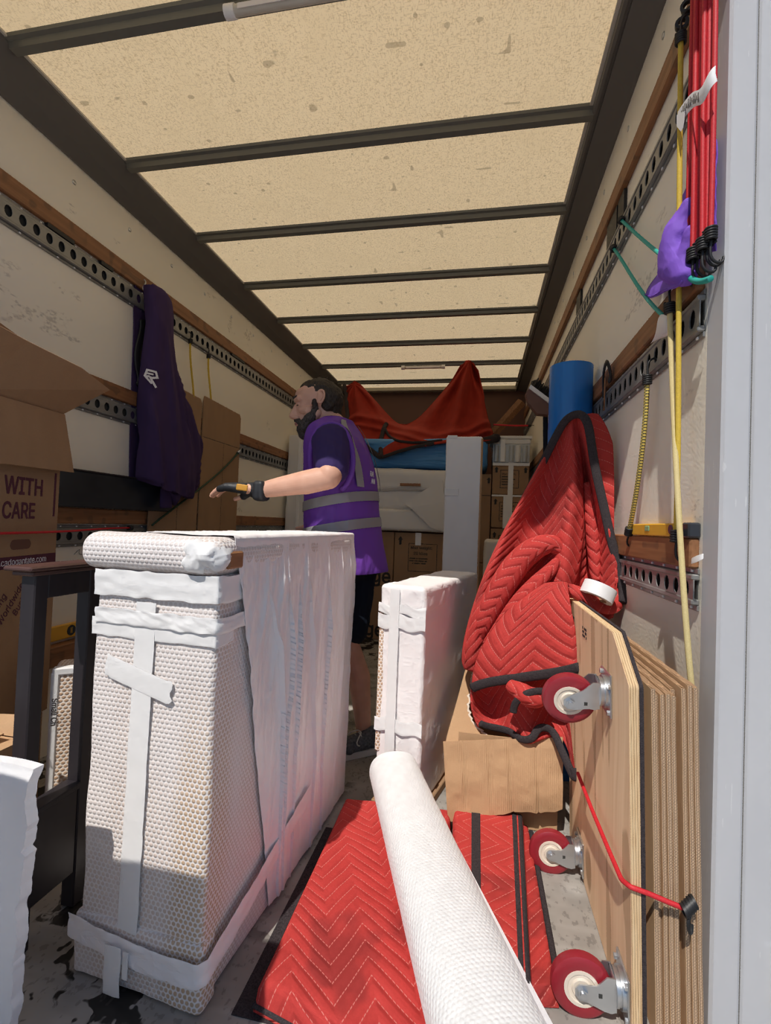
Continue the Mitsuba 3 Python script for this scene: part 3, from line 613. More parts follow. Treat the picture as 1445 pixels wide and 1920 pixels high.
# ------------------------------------------------------------------ flat-packed cartons behind the dolly
xs = .394
tilt = [0, .012, .004, .016, .0, .008, .002, .012, .004, .0, .006, .0]
gaps = [.0, .003, .002, .0, .0, .0, .0, .003, .002, .0, .0]
tops = [-.380, -.345, -.342, -.358, -.354, -.350, -.352, -.348, -.335, -.325, -.328]
ynear = [1.205, 1.235, 1.172, 1.188, 1.176, 1.172, 1.170, 1.205, 1.172, 1.165, 1.162]
labs = ['nearest the dolly', 'second from the dolly, set back', 'third from the dolly', 'fourth from the dolly', 'fifth from the dolly', 'sixth from the dolly', 'seventh from the dolly', 'fourth from the lorry wall, set back', 'third from the lorry wall', 'second from the lorry wall', 'last of the stack, against the lorry wall']
t = .0099
for k in range(11):
    xs += gaps[k] * .35
    fcn = thing('flat_carton', f'folded flat brown carton standing on edge, {labs[k]}', 'cardboard', 'flat cartons standing behind the dolly')
    z1, y0 = tops[k], ynear[k]; lean = .012
    def sh(m):
        v = m.vertices; v[:, 0] -= .027 * (v[:, 2] + 1.1) / .75; return m
    part(fcn, 'board', sh(box(xs, xs + t - .0018, y0, 1.86, -1.098, z1, .0008)), 'card_tan')
    # the cut fluted end, slightly crushed
    zz = np.linspace(-1.098, z1, 60); uu = np.linspace(-.0002, t - .0016, 5)
    P = np.zeros((60, 5, 3)); P[..., 0] = xs + uu; P[..., 2] = zz[:, None]
    dent = .006 * np.clip(meshkit.noise(np.stack([zz * 9, zz * 0 + k, zz * 0], 1), k) - .55, 0, 1)
    P[..., 1] = y0 - .0035 + dent[:, None]
    uv = np.stack(np.broadcast_arrays(uu[None, :], zz[:, None] + .0013 * k), -1).reshape(-1, 2)
    m, _ = grid(P); part(fcn, 'fluted_end', sh(m), 'card_end', uv=uv)
    fl = grid(np.stack([np.stack([np.full(24, xs + .0012 + j * .0035), np.linspace(y0, 1.86, 24), z1 + .0008 + .0012 * np.sin(np.arange(24) * 2.1 + k + j)], 1) for j in range(3)], 1))[0]
    part(fcn, 'top_edge', sh(fl), 'card_brown')
    xs += t
# ------------------------------------------------------------------ red bungee round dolly and cartons
rb = thing('bungee_cord', 'thin red bungee cord across the plywood board to the black hook on the flat cartons', 'bungee cord')
kp = np.array([(0.325,1.583,-0.739), (0.330,1.415,-0.755), (0.335,1.271,-0.764), (0.339,1.175,-0.769), (0.349,1.146,-0.762), (0.384,1.146,-0.769), (0.420,1.144,-0.778), (0.449,1.142,-0.784)])
L_ = np.r_[0, np.cumsum(np.linalg.norm(np.diff(kp, axis=0), axis=1))]; pts = np.stack([np.interp(np.linspace(0, L_[-1], 60), L_, kp[:, k]) for k in range(3)], 1)
part(rb, 'cord', tube(pts, .0055, 8), 'cord_red', smooth=True)
hx = np.array((0.455,1.140,-0.786))
part(rb, 'hook', cat([ring(hx + [-.004 + .005 * i, -.004 + .002 * i, 0.004 * i], (.9, .1, .35), .014, .006, .004, 18) for i in range(5)] + [tube(spline([hx + [.006, -.006, -.008], hx + [.002, -.012, -.03], hx + [.008, -.006, -.042], hx + [.014, .004, -.03]], 14), .0035, 6)]), 'black', smooth=40)

# ------------------------------------------------------------------ torn carton with its flap folded out
tc = thing('torn_carton', 'torn open tan carton with its front flap hanging out, under the draped red blanket', 'carton')
part(tc, 'front_panel', box(-.045, .318, 1.868, 1.874, -1.097, -.775), 'card_tan')
part(tc, 'back_panel', box(-.03, .318, 2.26, 2.266, -1.097, -.60), 'card_tan')
Pa = surf([[(-0.031,2.200,-0.627), (-0.003,2.200,-0.634)], [(-0.055,2.080,-0.702), (-0.010,2.080,-0.711)], [(-0.078,1.970,-0.774), (0.002,1.970,-0.769)], [(-0.095,1.875,-0.839), (0.087,1.875,-0.805)], [(-0.082,1.875,-0.978), (0.099,1.875,-0.953)]], 40, 12) if False else CubicSpline(np.arange(5), np.array([[(-0.031,2.200,-0.627), (-0.003,2.200,-0.634)], [(-0.055,2.080,-0.702), (-0.010,2.080,-0.711)], [(-0.078,1.970,-0.774), (0.002,1.970,-0.769)], [(-0.095,1.878,-0.841), (0.087,1.878,-0.806)], [(-0.082,1.878,-0.979), (0.099,1.878,-0.954)]]), axis=0)(np.linspace(0, 4, 50))
W_ = np.linspace(0, 1, 10)[None, :, None]; Pa = Pa[:, :1] * (1 - W_) + Pa[:, 1:] * W_
Pa[:, -1, 0] += rng.normal(0, .004, 50)
part(tc, 'side_panel', grid(Pa, .005)[0], 'card_tan')
part(tc, 'torn_edge', tube(Pa[:38, -1] + np.array([.003, -.002, 0]), .003 + .003 * rng.random(38), 6), 'wheel_cream')
part(tc, 'side_panel', box(-.040, -.034, 1.874, 2.26, -1.097, -.80), 'card_tan')
part(tc, 'bottom_panel', box(-.034, .318, 1.874, 2.26, -1.097, -1.091), 'card_tan')
U, V = np.meshgrid(np.linspace(0, 1, 60), np.linspace(0, 1, 34))
L, R_ = np.array([-.100, 1.832, -.800]), np.array([.325, 1.850, -.742])
A = L + (R_ - L) * U[..., None]
h = .262 - .03 * U + .008 * np.sin(U * 9) + .006 * (meshkit.noise(np.dstack([U * 14, U * 0, U * 0])) - .5)
P = A.copy(); P[..., 2] -= V * h; P[..., 1] -= .055 * np.sin(V * 1.45) + .004 * np.sin(U * 40) * 0
P[..., 0] += .03 * V * (1 - U)
for c in (.16, .38, .55, .78): P[..., 1] += .010 * np.exp(-((U - c - .02 * V) / .008) ** 2)
P[..., 1] += .012 * (meshkit.fbm(np.dstack([U * 5, V * 4, U * 0]), 3) - .5) + .02 * U ** 2 * V
m, uv = grid(P, .005); part(tc, 'front_flap', m, 'card_tan', smooth=30)
part(tc, 'paper_tag', box(.128, .205, 1.858, 1.8605, -1.03, -.97), 'grey_film')

# ------------------------------------------------------------------ draped red blanket on the right
db = thing('moving_blanket', 'red quilted moving blanket draped from the right rail down over the plywood dolly', 'blanket')
C = [
 [(0.312,2.050,0.409), (0.322,2.040,0.431), (0.337,2.020,0.444), (0.349,1.990,0.445), (0.365,1.990,0.450), (0.377,1.970,0.443), (0.385,1.930,0.426)],
 [(0.271,2.070,0.327), (0.284,2.040,0.337), (0.326,2.050,0.365), (0.357,2.000,0.369), (0.387,2.030,0.379), (0.393,1.980,0.370), (0.402,1.920,0.351)],
 [(0.221,2.090,0.229), (0.244,2.030,0.244), (0.311,2.070,0.268), (0.362,1.970,0.268), (0.406,2.050,0.282), (0.415,2.000,0.273), (0.418,1.910,0.257)],
 [(0.131,2.110,0.036), (0.167,2.000,0.064), (0.266,2.070,0.091), (0.349,1.930,0.121), (0.424,2.060,0.132), (0.439,2.000,0.123), (0.453,1.900,0.104)],
 [(0.055,2.120,-0.138), (0.100,1.970,-0.109), (0.216,2.050,-0.092), (0.331,1.900,-0.045), (0.429,2.050,-0.050), (0.455,1.980,-0.055), (0.487,1.880,-0.061)],
 [(-0.006,2.120,-0.324), (0.044,1.950,-0.284), (0.163,2.030,-0.266), (0.297,1.870,-0.203), (0.401,2.020,-0.214), (0.448,1.950,-0.203), (0.513,1.860,-0.177)],
 [(-0.045,2.110,-0.496), (0.024,1.930,-0.438), (0.139,2.000,-0.423), (0.259,1.860,-0.344), (0.373,2.000,-0.342), (0.439,1.950,-0.308), (0.515,1.880,-0.267)],
 [(-0.037,2.090,-0.592), (0.012,1.950,-0.573), (0.133,1.990,-0.573), (0.260,1.900,-0.491), (0.372,2.000,-0.446), (0.431,1.940,-0.367), (0.498,1.900,-0.310)]]
P = surf(C, 90, 110)
q = P * 9
cc, rr_ = np.meshgrid(np.linspace(0, 1, P.shape[1]), np.linspace(0, 1, P.shape[0]))
pl_ = np.abs(meshkit.noise(np.dstack([cc * 10 + .8 * meshkit.noise(np.dstack([cc * 3, rr_ * 4, cc * 0])), rr_ * 1.8, cc * 0 + 3]), 6) - .5) * 2
P[..., 1] += .030 * (meshkit.fbm(q * [1.2, 1, .6], 3, 4) - .5) + .022 * (pl_ - .5) * np.clip(rr_ * 4, .2, 1) + .006 * (meshkit.fbm(q * 3.5, 2, 8) - .5)
P[..., 0] = np.minimum(P[..., 0], .494); A = grid(P, .008)
# right-hand flap that hangs behind the bound edge
C2 = [[(0.381,1.950,0.441), (0.410,1.970,0.457), (0.446,1.990,0.460)],
      [(0.413,1.940,0.328), (0.447,1.950,0.356), (0.486,1.970,0.375)],
      [(0.441,1.930,0.195), (0.478,1.930,0.216), (0.512,1.950,0.239)],
      [(0.476,1.920,0.026), (0.502,1.920,0.037), (0.523,1.940,0.058)],
      [(0.504,1.900,-0.119), (0.518,1.910,-0.119), (0.530,1.930,-0.110)]]
P = surf(C2, 60, 26); P[..., 0] = np.minimum(P[..., 0], .496); B = grid(P, .008)
# bulging folds lying on the drape
def fold_tube(pts, r):
    p = spline(pts, 40); rr = np.interp(np.linspace(0, 1, 40), np.linspace(0, 1, len(r)), r)
    p = p + .004 * (meshkit.noise(p * 40, 3)[:, None] - .5)
    return tube_uv(tube(p, rr, 14), p, rr)
F1 = fold_tube([(-0.008,2.000,-0.489), (0.052,1.950,-0.336), (0.117,1.920,-0.193), (0.197,1.920,-0.087), (0.271,1.930,-0.053), (0.316,1.940,-0.082)], [.03, .045, .05, .05, .045, .03])
F2 = fold_tube([(0.055,1.920,-0.454), (0.120,1.890,-0.341), (0.184,1.880,-0.245), (0.250,1.890,-0.172), (0.301,1.910,-0.115)], [.025, .03, .032, .03, .02])
F3 = fold_tube([(0.414,2.020,0.193), (0.432,2.000,0.077), (0.441,1.980,-0.047), (0.448,1.950,-0.187)], [.015, .025, .028, .02])
# front sheet over the top corner of the board, down to its bound hem
C3 = [[(0.250,1.860,-0.193), (0.281,1.840,-0.185), (0.307,1.820,-0.181), (0.320,1.810,-0.185)],
      [(0.135,1.860,-0.285), (0.206,1.820,-0.245), (0.278,1.790,-0.221), (0.321,1.780,-0.224)],
      [(0.065,1.870,-0.381), (0.161,1.810,-0.332), (0.256,1.770,-0.299), (0.326,1.740,-0.289)],
      [(0.015,1.880,-0.488), (0.127,1.810,-0.436), (0.244,1.765,-0.397), (0.336,1.720,-0.368)],
      [(-0.002,1.890,-0.617), (0.113,1.820,-0.552), (0.235,1.770,-0.502), (0.346,1.700,-0.450)]]
P3 = surf(C3, 60, 70); P3[..., 1] += .016 * (meshkit.fbm(P3 * 11, 3, 8) - .5) + .012 * np.abs(meshkit.noise(P3 * [14, 3, 5], 4) - .5); D3 = grid(P3, .008)
# folds under the hem, falling over the carton flap
C4 = [[(0.002,1.900,-0.616), (0.090,1.930,-0.600), (0.191,1.860,-0.555), (0.281,1.900,-0.548), (0.351,1.800,-0.496)],
      [(0.004,1.900,-0.687), (0.104,1.950,-0.694), (0.194,1.860,-0.638), (0.291,1.920,-0.649), (0.361,1.800,-0.602)],
      [(0.018,1.900,-0.736), (0.124,1.920,-0.755), (0.200,1.840,-0.734), (0.293,1.880,-0.720), (0.357,1.780,-0.723)],
      [(0.028,1.890,-0.751), (0.133,1.900,-0.766), (0.204,1.830,-0.760), (0.296,1.860,-0.738), (0.350,1.760,-0.845)]]
P4 = surf(C4, 50, 80); P4[..., 1] += .03 * (meshkit.fbm(P4 * 12, 3, 9) - .5) + .03 * np.abs(meshkit.noise(P4 * [18, 2, 7], 5) - .5); D4 = grid(P4, .008)
F4 = fold_tube([(0.130,1.800,-0.555), (0.175,1.780,-0.578), (0.221,1.780,-0.588), (0.263,1.790,-0.572)], [.02, .035, .035, .02])
# turned-up pocket under the tape reel
C5 = [[(0.318,1.800,-0.184), (0.375,1.810,-0.198), (0.447,1.850,-0.214), (0.511,1.860,-0.183)],
      [(0.322,1.780,-0.213), (0.375,1.780,-0.231), (0.436,1.800,-0.256), (0.512,1.840,-0.227)],
      [(0.335,1.790,-0.236), (0.385,1.790,-0.262), (0.446,1.800,-0.285), (0.510,1.840,-0.265)]]
P5 = surf(C5, 24, 40); D5 = grid(P5, .010)
m, uv = join([A, B, F1, F2, F3, D3, D4, F4, D5]); part(db, 'quilted_sheet', m, 'blanket_red', smooth=True, uv=uv)
def bind(pts, r=.012, n=60, mat='binding'):
    part(db, 'edge_binding', tube(spline(pts, n), r * 1.25, 10, flat=((.25, 1, .1), .42)), mat, smooth=True)
bind([(0.192,2.090,0.139), (0.239,2.060,0.243), (0.278,2.030,0.336), (0.310,2.010,0.407), (0.336,1.980,0.443), (0.364,1.950,0.449), (0.383,1.920,0.428), (0.402,1.910,0.357), (0.417,1.900,0.256), (0.448,1.890,0.109), (0.484,1.870,-0.057), (0.510,1.850,-0.172), (0.508,1.830,-0.245)], .0125, 120)
bind([(-0.000,1.885,-0.611), (0.057,1.850,-0.574), (0.140,1.810,-0.540), (0.234,1.765,-0.503), (0.305,1.720,-0.470), (0.343,1.690,-0.446)], .014)
bind([(0.034,1.880,-0.738), (0.084,1.890,-0.752), (0.142,1.880,-0.757), (0.182,1.830,-0.759), (0.214,1.820,-0.747), (0.240,1.830,-0.714), (0.272,1.830,-0.710), (0.305,1.800,-0.749), (0.326,1.770,-0.792), (0.348,1.745,-0.830), (0.346,1.745,-0.799)], .011, 100)
bind([(0.145,1.780,-0.648), (0.153,1.765,-0.605), (0.181,1.750,-0.571), (0.226,1.755,-0.557), (0.260,1.770,-0.566)], .010)
tr_ = thing('tape_reel', 'white reel of tape resting in the red blanket fold above the dolly', 'tape roll')
c = np.array((0.417,1.790,-0.208)); a = np.array([.45, .25, 1.0]); a /= np.linalg.norm(a)
part(tr_, 'tape', ring(c, a, .056, .046, .020, 40), 'paper_white', smooth=40)
part(tr_, 'cardboard_core', ring(c, a, .037, .047, .004, 40), 'card_brown', smooth=40)

# ------------------------------------------------------------------ things on the right wall
bl = thing('film_roll', 'upright blue plastic film roll against the right wall behind the draped blanket', 'roll')
bx, by = .405, 2.36
part(bl, 'film', cyl((bx, by, -1.098), (bx, by, .765), .096, 48), 'blue_film', smooth=40)
part(bl, 'core', ring((bx, by, .752), (0, 0, 1), .035, .04, .006, 28), 'card_brown', smooth=40)
br = thing('broom', 'broom with a dark bristle head standing upside down beside the blue roll', 'broom')
part(br, 'handle', cyl((0.389,2.900,-0.050), (0.362,2.900,0.684), .014, 12), 'shorts_dark', smooth=40)
o = np.array((0.318,2.900,0.747)); xd = np.array([.8, 0, -.62]); zd = np.array([.62, 0, .8])
def brm(pts, d0, d1): 
    m = trimesh.creation.extrude_polygon(sg.Polygon(pts), d1 - d0, engine='earcut'); m.apply_transform(basis(o + np.array([0, d0, 0]), xd, zd)); return m
part(br, 'head_block', brm([(-.075, .0), (.10, .0), (.10, -.05), (.05, -.08), (-.03, -.062), (-.075, -.03)], -.03, .03), 'brush_wood')
part(br, 'bristle_band', brm([(-.082, .022), (.105, .022), (.105, 0), (-.078, 0)], -.034, .034), 'grey_film')
U, V = np.meshgrid(np.linspace(0, 1, 46), np.linspace(0, 1, 14))
bs = []
for i in range(150):
    a, b = rng.uniform(-.082, .10), rng.uniform(-.032, .032); p0 = o + xd * a + np.array([0, -b, 0]) + zd * .02
    bs.append(tube([p0, p0 + zd * rng.uniform(.052, .075) + xd * (a * .18 + rng.uniform(-.01, .01)) + np.array([0, -b * .2, 0])], .0045, 4))
part(br, 'bristles', cat(bs), 'black', kind='stuff')

def coil(c, ax, r=.011, n=5, wire=.0032, pitch=.006):
    ax = np.asarray(ax, float); ax /= np.linalg.norm(ax); c = np.asarray(c, float)
    a = np.cross(ax, [0, 1, .1]); a /= np.linalg.norm(a); b = np.cross(ax, a); t = np.linspace(0, n * 2 * np.pi, n * 14)
    return tube(c + (r * np.cos(t))[:, None] * a + (r * np.sin(t))[:, None] * b + ((t / (2 * np.pi) - n / 2) * pitch)[:, None] * ax, wire, 6)
def hook(c, d, side, s=.045):
    c, d, side = (np.asarray(v, float) for v in (c, d, side))
    return tube(spline([c, c + d * s * .6, c + d * s * 1.1 + side * s * .15, c + d * s * 1.25 + side * s * .45, c + d * s * .95 + side * s * .62], 22), .0032, 6)
def bungee(label, pts, mat, r=.006, hook0=True, hook1=True, group=None, cmat='black', d0=None, d1=None, uvm=False):
    b = thing('bungee_cord', label, 'bungee cord', group); p = spline(pts, 60)
    m = tube(p, r, 10); uv = tube_uv(m, p, r)[1] if uvm else None
    part(b, 'cord', m, mat, smooth=True, uv=uv)
    for on, e, d in ((hook0, p[0], p[0] - p[3]), (hook1, p[-1], p[-1] - p[-4])):
        if on:
            d = d / np.linalg.norm(d)
            part(b, 'hook', cat([coil(e, d), hook(e + d * .008, d, (1, 0, 0) if e[0] > 0 else (-1, 0, 0))]), cmat, smooth=True)
    return b
bungee('yellow bungee cord running the full height from the top right rail to the lower batten', [(0.470,1.321,1.274), (0.470,1.309,0.947), (0.472,1.297,0.533), (0.475,1.293,0.266), (0.478,1.298,-0.003)], 'cord_yellow', .0062)
bungee('cream bungee cord from the middle right rail down behind the flat cartons', [(0.470,1.352,0.587), (0.472,1.318,0.325), (0.470,1.259,0.030), (0.480,1.234,-0.205), (0.497,1.237,-0.363)], 'cord_cream', .0066, hook1=False)
bungee('black and gold patterned bungee cord hanging beside the draped blanket', [(0.485,1.559,0.463), (0.485,1.572,0.324), (0.485,1.619,0.166), (0.488,1.708,0.006)], 'cord_gold', .0072, uvm=True)
bungee('teal bungee cord nearer the tail, from the top right rail to the purple cap', [(0.495,1.924,1.180), (0.485,1.633,0.933), (0.470,1.379,0.730)], 'cord_teal', .0056, hook1=False)
bungee('teal bungee cord further from the tail, reaching down to the middle right rail', [(0.495,2.028,1.132), (0.490,1.753,0.874), (0.486,1.581,0.719), (0.485,1.441,0.606)], 'cord_teal', .0056, hook1=False)
tealw = bungee('short teal bungee cord hooked under the red bundle by the post', [(0.478,1.287,0.651), (0.478,1.246,0.611), (0.480,1.193,0.577), (0.484,1.159,0.566)], 'cord_teal', .007, hook0=False, hook1=False)
RED = [[(0.486,1.294,1.426), (0.486,1.294,1.069), (0.486,1.291,0.676)], [(0.478,1.254,1.380), (0.478,1.247,1.030), (0.478,1.240,0.664)],
       [(0.488,1.252,1.376), (0.488,1.243,1.025), (0.488,1.240,0.674)], [(0.480,1.211,1.330), (0.480,1.206,0.993), (0.480,1.195,0.661)],
       [(0.490,1.211,1.328), (0.490,1.203,0.989), (0.490,1.196,0.676)], [(0.492,1.186,1.298), (0.492,1.181,0.970), (0.492,1.183,0.677)]]
nth = ['first', 'second', 'third', 'fourth', 'fifth', 'sixth']
for k, p in enumerate(RED):
    bungee(f'red bungee cord of the hanging bundle, {nth[k]} counted from the yellow cord', p, 'cord_red', .0056, hook0=False, group='red bungee cords hanging by the post')
hs = thing('hook_strap', 'black rubber hook from which the yellow bungee hangs at the top', 'hook')
c = np.array((0.475,1.330,1.321))
part(hs, 'loop', cat([ring(c + [0, 0, .0], (.3, 1, 0), .016, .012, .007, 20), ring(c + [.012, 0, .045], (.6, 1, .1), .016, .012, .007, 20), tube(spline([c + [0, 0, .01], c + [.01, 0, .03], c + [.03, .0, .05], c + [.03, .01, .12]], 20), .006, 8)]), 'black', smooth=40)
pg_ = thing('wall_peg', 'dark metal peg from which the red bungee bundle hangs', 'hook')
part(pg_, 'bar', box(.472, .5195, 1.185, 1.30, 1.368, 1.382, .004), 'black')
# paper label wound on the bundle
U = np.linspace(0, 1, 40); L0 = spline([(0.462,1.307,1.053), (0.462,1.264,1.042), (0.464,1.218,1.024), (0.465,1.170,0.998), (0.470,1.146,1.007), (0.478,1.143,1.013)], 40)
lb = thing('paper_label', 'white printed paper label wound across the red bungee bundle', 'label')
P = np.stack([L0 + np.array([0, 0, .018]), L0, L0 + np.array([.004, 0, -.018])], 0); m, uv = grid(P, .0006); part(lb, 'strip', m, 'paper_white', smooth=True)
tail = grid(np.array([[(0.461,1.311,1.066), (0.461,1.261,1.033)], [(0.461,1.310,1.036), (0.461,1.263,1.011)], [(0.461,1.281,0.998), (0.461,1.268,0.997)]]), .0006)[0]
part(lb, 'torn_end', tail, 'paper_white')
ms = []
for k in range(11):
    i = 5 + 2 * k; h = .012 if k % 3 else .006; p = L0[i]; d = L0[i + 1] - p
    ms.append(grid(np.array([[p + [0, -.0009, h], p + d * .8 + [0, -.0009, h]], [p + [0, -.0009, -h], p + d * .8 + [0, -.0009, -h]]]), .0003)[0])
part(lb, 'printed_lines', cat(ms), 'ink_black', kind='stuff')
# purple cap and cloth hung behind the bundle
cp = thing('cap', 'bright purple cap with its peak pointing down, hung among the bungee cords', 'cap')
pk_ = [[(0.495,1.467,0.757), (0.473,1.342,0.684), (0.462,1.250,0.616)], [(0.495,1.543,0.766), (0.467,1.385,0.672), (0.456,1.291,0.611)], [(0.495,1.608,0.765), (0.470,1.470,0.679), (0.462,1.380,0.644)], [(0.489,1.597,0.740), (0.481,1.541,0.704), (0.473,1.462,0.672)]]
P = surf(pk_, 26, 22); part(cp, 'peak', grid(P, .006)[0], 'cap_purple', smooth=True)
cb = blob([[((0.487,1.295,0.820), .018), ((0.474,1.316,0.780), .030)], [((0.474,1.316,0.780), .030), ((0.466,1.325,0.724), .036)], [((0.466,1.325,0.724), .036), ((0.464,1.337,0.678), .030), ((0.472,1.264,0.623), .026)], [((0.488,1.263,0.726), .022), ((0.478,1.282,0.658), .03)]], .008, 5)
n_ = cb.vertex_normals; cb.vertices = cb.vertices + n_ * (.022 * (meshkit.fbm(cb.vertices * 20, 3, 3) - .5))[:, None]; cb.vertices[:, 0] = np.minimum(cb.vertices[:, 0], .512)
part(cp, 'crown', cb, 'cap_purple', smooth=True)
pv = thing('purple_cloth', 'purple cloth hanging behind the red bungee bundle next to the post', 'cloth')
cl_ = [[(0.506,1.255,0.948), (0.506,1.233,0.934), (0.506,1.200,0.908)], [(0.500,1.302,0.904), (0.506,1.263,0.882), (0.506,1.197,0.830)], [(0.500,1.372,0.891), (0.500,1.280,0.822), (0.506,1.194,0.756)],
       [(0.500,1.390,0.845), (0.500,1.283,0.764), (0.506,1.191,0.706)], [(0.500,1.343,0.732), (0.500,1.267,0.682), (0.506,1.189,0.643)]]
P = surf(cl_, 40, 34); P[..., 0] += .012 * (meshkit.fbm(P * 18, 3, 5) - .6); part(pv, 'cloth', grid(P, .003)[0], 'cap_purple', smooth=True)
# spirit level on the low batten, tags, strap
lv = thing('spirit_level', 'yellow spirit level lying on the lower right batten by the post', 'spirit level')
x0, x1 = XR - .026, XR - .002
part(lv, 'body', box(x0, x1, 1.27, 1.70, -.005, .030, .003), 'level_yellow')
part(lv, 'end_cap', box(x0 - .002, x1 + .002, 1.264, 1.305, -.0055, .031, .004), 'lacquer')
part(lv, 'vial', M(cyl((x0 - .003, 0, 0), (x1 + .003, 0, 0), .012, 20), loc=(0, 1.375, .014)), 'level_purple', smooth=40, label='purple oval vial')
part(lv, 'vial', box(x0 - .002, x1 + .002, 1.535, 1.575, .006, .026, .004), 'level_green', label='green vial')
sg_ = thing('paper_tag', 'small white paper tag on the lower right batten by the post', 'tag')
m, _ = grid(surf([[(0.493,1.246,-0.053), (0.489,1.209,-0.045), (0.494,1.189,-0.039)], [(0.492,1.246,-0.066), (0.487,1.203,-0.059), (0.493,1.186,-0.050)]], 4, 14) if False else CubicSpline([0, 1, 2], np.array([[(0.493,1.246,-0.053), (0.489,1.209,-0.045), (0.494,1.189,-0.039)], [(0.492,1.246,-0.066), (0.487,1.203,-0.059), (0.493,1.186,-0.050)]]), axis=1)(np.linspace(0, 2, 14)), .0008)
part(sg_, 'paper', m, 'paper_white', smooth=True)
st = thing('strap', 'black strap with a tan end looped over the middle right batten beside the blue roll', 'strap')
sp = spline([(0.494,2.121,0.559), (0.485,2.091,0.628), (0.470,2.014,0.647), (0.470,1.975,0.655), (0.478,1.974,0.634), (0.488,2.018,0.602)], 30)
part(st, 'webbing', tube(sp, .012, 8, flat=((1, 0, 0), .35)), 'black', smooth=True)
part(st, 'end_tab', tube(spline([(0.484,2.061,0.623), (0.484,2.062,0.554), (0.486,2.072,0.492)], 12), .0085, 8, flat=((1, 0, 0), .3)), 'batten_wood', smooth=True)
tg = thing('tape_tab', 'grey crumpled tape tab stuck to the middle right rail under the teal cord', 'tape')
P = surf([[(0.478,1.440,0.609), (0.470,1.385,0.585), (0.474,1.366,0.571)], [(0.474,1.452,0.593), (0.466,1.387,0.563), (0.472,1.359,0.542)], [(0.476,1.469,0.572), (0.472,1.411,0.543), (0.478,1.382,0.529)], [(0.496,1.574,0.576), (0.492,1.529,0.568), (0.492,1.487,0.564)]], 16, 14)
part(tg, 'tab', grid(P, .0008)[0], 'grey_film', smooth=True)

# ------------------------------------------------------------------ left side: printed carton, cards, hoodie
def frame_face(B, t, up=(0, 0, 1)):
    t = np.array(t, float); t /= np.linalg.norm(t); return np.array(B, float), t
wc = thing('printed_carton', 'tall brown carton with open flaps and purple lettering at the far left', 'carton')
B, t = np.array([-1.55, 1.55, 0.]), np.array([-.24, .971, 0.]); t /= np.linalg.norm(t); nrm = np.array([.971, .24, 0.])
def onface(s, z, o=.0006): return B + t * s + nrm * o + np.array([0, 0, z])
def slab(s0, s1, d0, d1, z0, z1):
    m = box(s0, s1, z0, z1, d0, d1); m.apply_transform(basis(B, t, (0, 0, 1))); return m
part(wc, 'front_panel', slab(-.42, .0, -.005, 0, -.735, .345), 'card_brown')
part(wc, 'side_panel', slab(-.005, .0, -.24, -.005, -.735, .345), 'card_brown')
part(wc, 'back_panel', slab(-.42, .0, -.245, -.24, -.735, .345), 'card_brown')
part(wc, 'bottom_panel', slab(-.42, .0, -.24, -.005, -.735, -.730), 'card_brown')
def plate(pts, th=.005, mat='card_brown', nm='flap', thg=None):
    p = np.array(pts, float); n = np.cross(p[1] - p[0], p[2] - p[1]); n /= np.linalg.norm(n); k = len(p)
    v = np.vstack([p, p - n * th]); f = [[0, i, i + 1] for i in range(1, k - 1)] + [[k, k + i + 1, k + i] for i in range(1, k - 1)]
    for i in range(k):
        j = (i + 1) % k; f += [[i, k + i, k + j], [i, k + j, j]]
    m = trimesh.Trimesh(v, f, process=False); part(thg or wc, nm, m, mat)
# front flap hanging down over the face, side flap thrown outwards, back flap standing up
plate([onface(-.415, .345, .004), onface(-.004, .365, .004), onface(.028, .150, .03), onface(-.33, .140, .03), onface(-.415, .13, .03)])
plate([onface(-.42, .345, .0), onface(-.005, .365, .002), onface(.13, .50, .10), onface(-.05, .53, .09), onface(-.30, .535, .06), onface(-.42, .535, .06)])
plate([onface(-.42, .36, -.16), onface(-.01, .38, -.16), onface(.02, .60, -.10), onface(-.35, .63, -.08), onface(-.42, .64, -.08)])
ms = cat([text_on('WITH', .056, onface(-.283, .052), t, (0, 0, 1), bold=True, squeeze=.88), text_on('CARE', .052, onface(-.287, -.028), t, (0, 0, 1), bold=True, squeeze=.84)])
part(wc, 'printed_text', ms, 'ink_purple')
part(wc, 'printed_bar', slab(-.030, -.019, 0, .0008, -.020, .140), 'ink_purple')
part(wc, 'printed_band', slab(-.415, -.0, 0, .0007, -.194, -.155), 'ink_purple')
part(wc, 'printed_text', text_on('www.cadogantate.com', .022, onface(-.352, -.183, .0009), t, (0, 0, 1), squeeze=.9), 'ink_white', label='white lettering on the purple band')
hs_ = sg.LineString([(-.222, 0), (-.158, 0)]).buffer(.0165)
part(wc, 'hand_hole', poly_on(hs_, onface(0, -.116, .0004), t, (0, 0, 1)), 'brush_wood')
d45 = t * .64 + np.array([0, 0, .77]); u45 = np.cross(nrm, d45)
def diag(txt, s, z, h=.024):
    return text_on(txt, h, onface(s, z), d45, u45, squeeze=.92)
part(wc, 'printed_text', cat([diag('Moving', -.352, -.340), diag('Residential Moving', -.415, -.490), diag('Worldwide Moving', -.262, -.375), diag('Business Moving', -.196, -.357)]), 'ink_purple')
bc = thing('bungee_cord', 'thin red bungee cord strapped across the printed carton', 'bungee cord')
part(bc, 'cord', tube(spline([onface(-.42, -.075, .010), onface(-.3, -.076, .009), onface(0.01, -.076, .010), (-1.72, 1.95, -.075), (-1.84, 2.3, -.075)], 40), .0042, 8), 'cord_red', smooth=True)
part(bc, 'hook', cat([coil((-1.84, 2.3, -.075), (-.3, 1, 0)), hook((-1.842, 2.31, -.075), (-.3, .9, 0), (-1, 0, 0), .02)]), 'black', smooth=True)
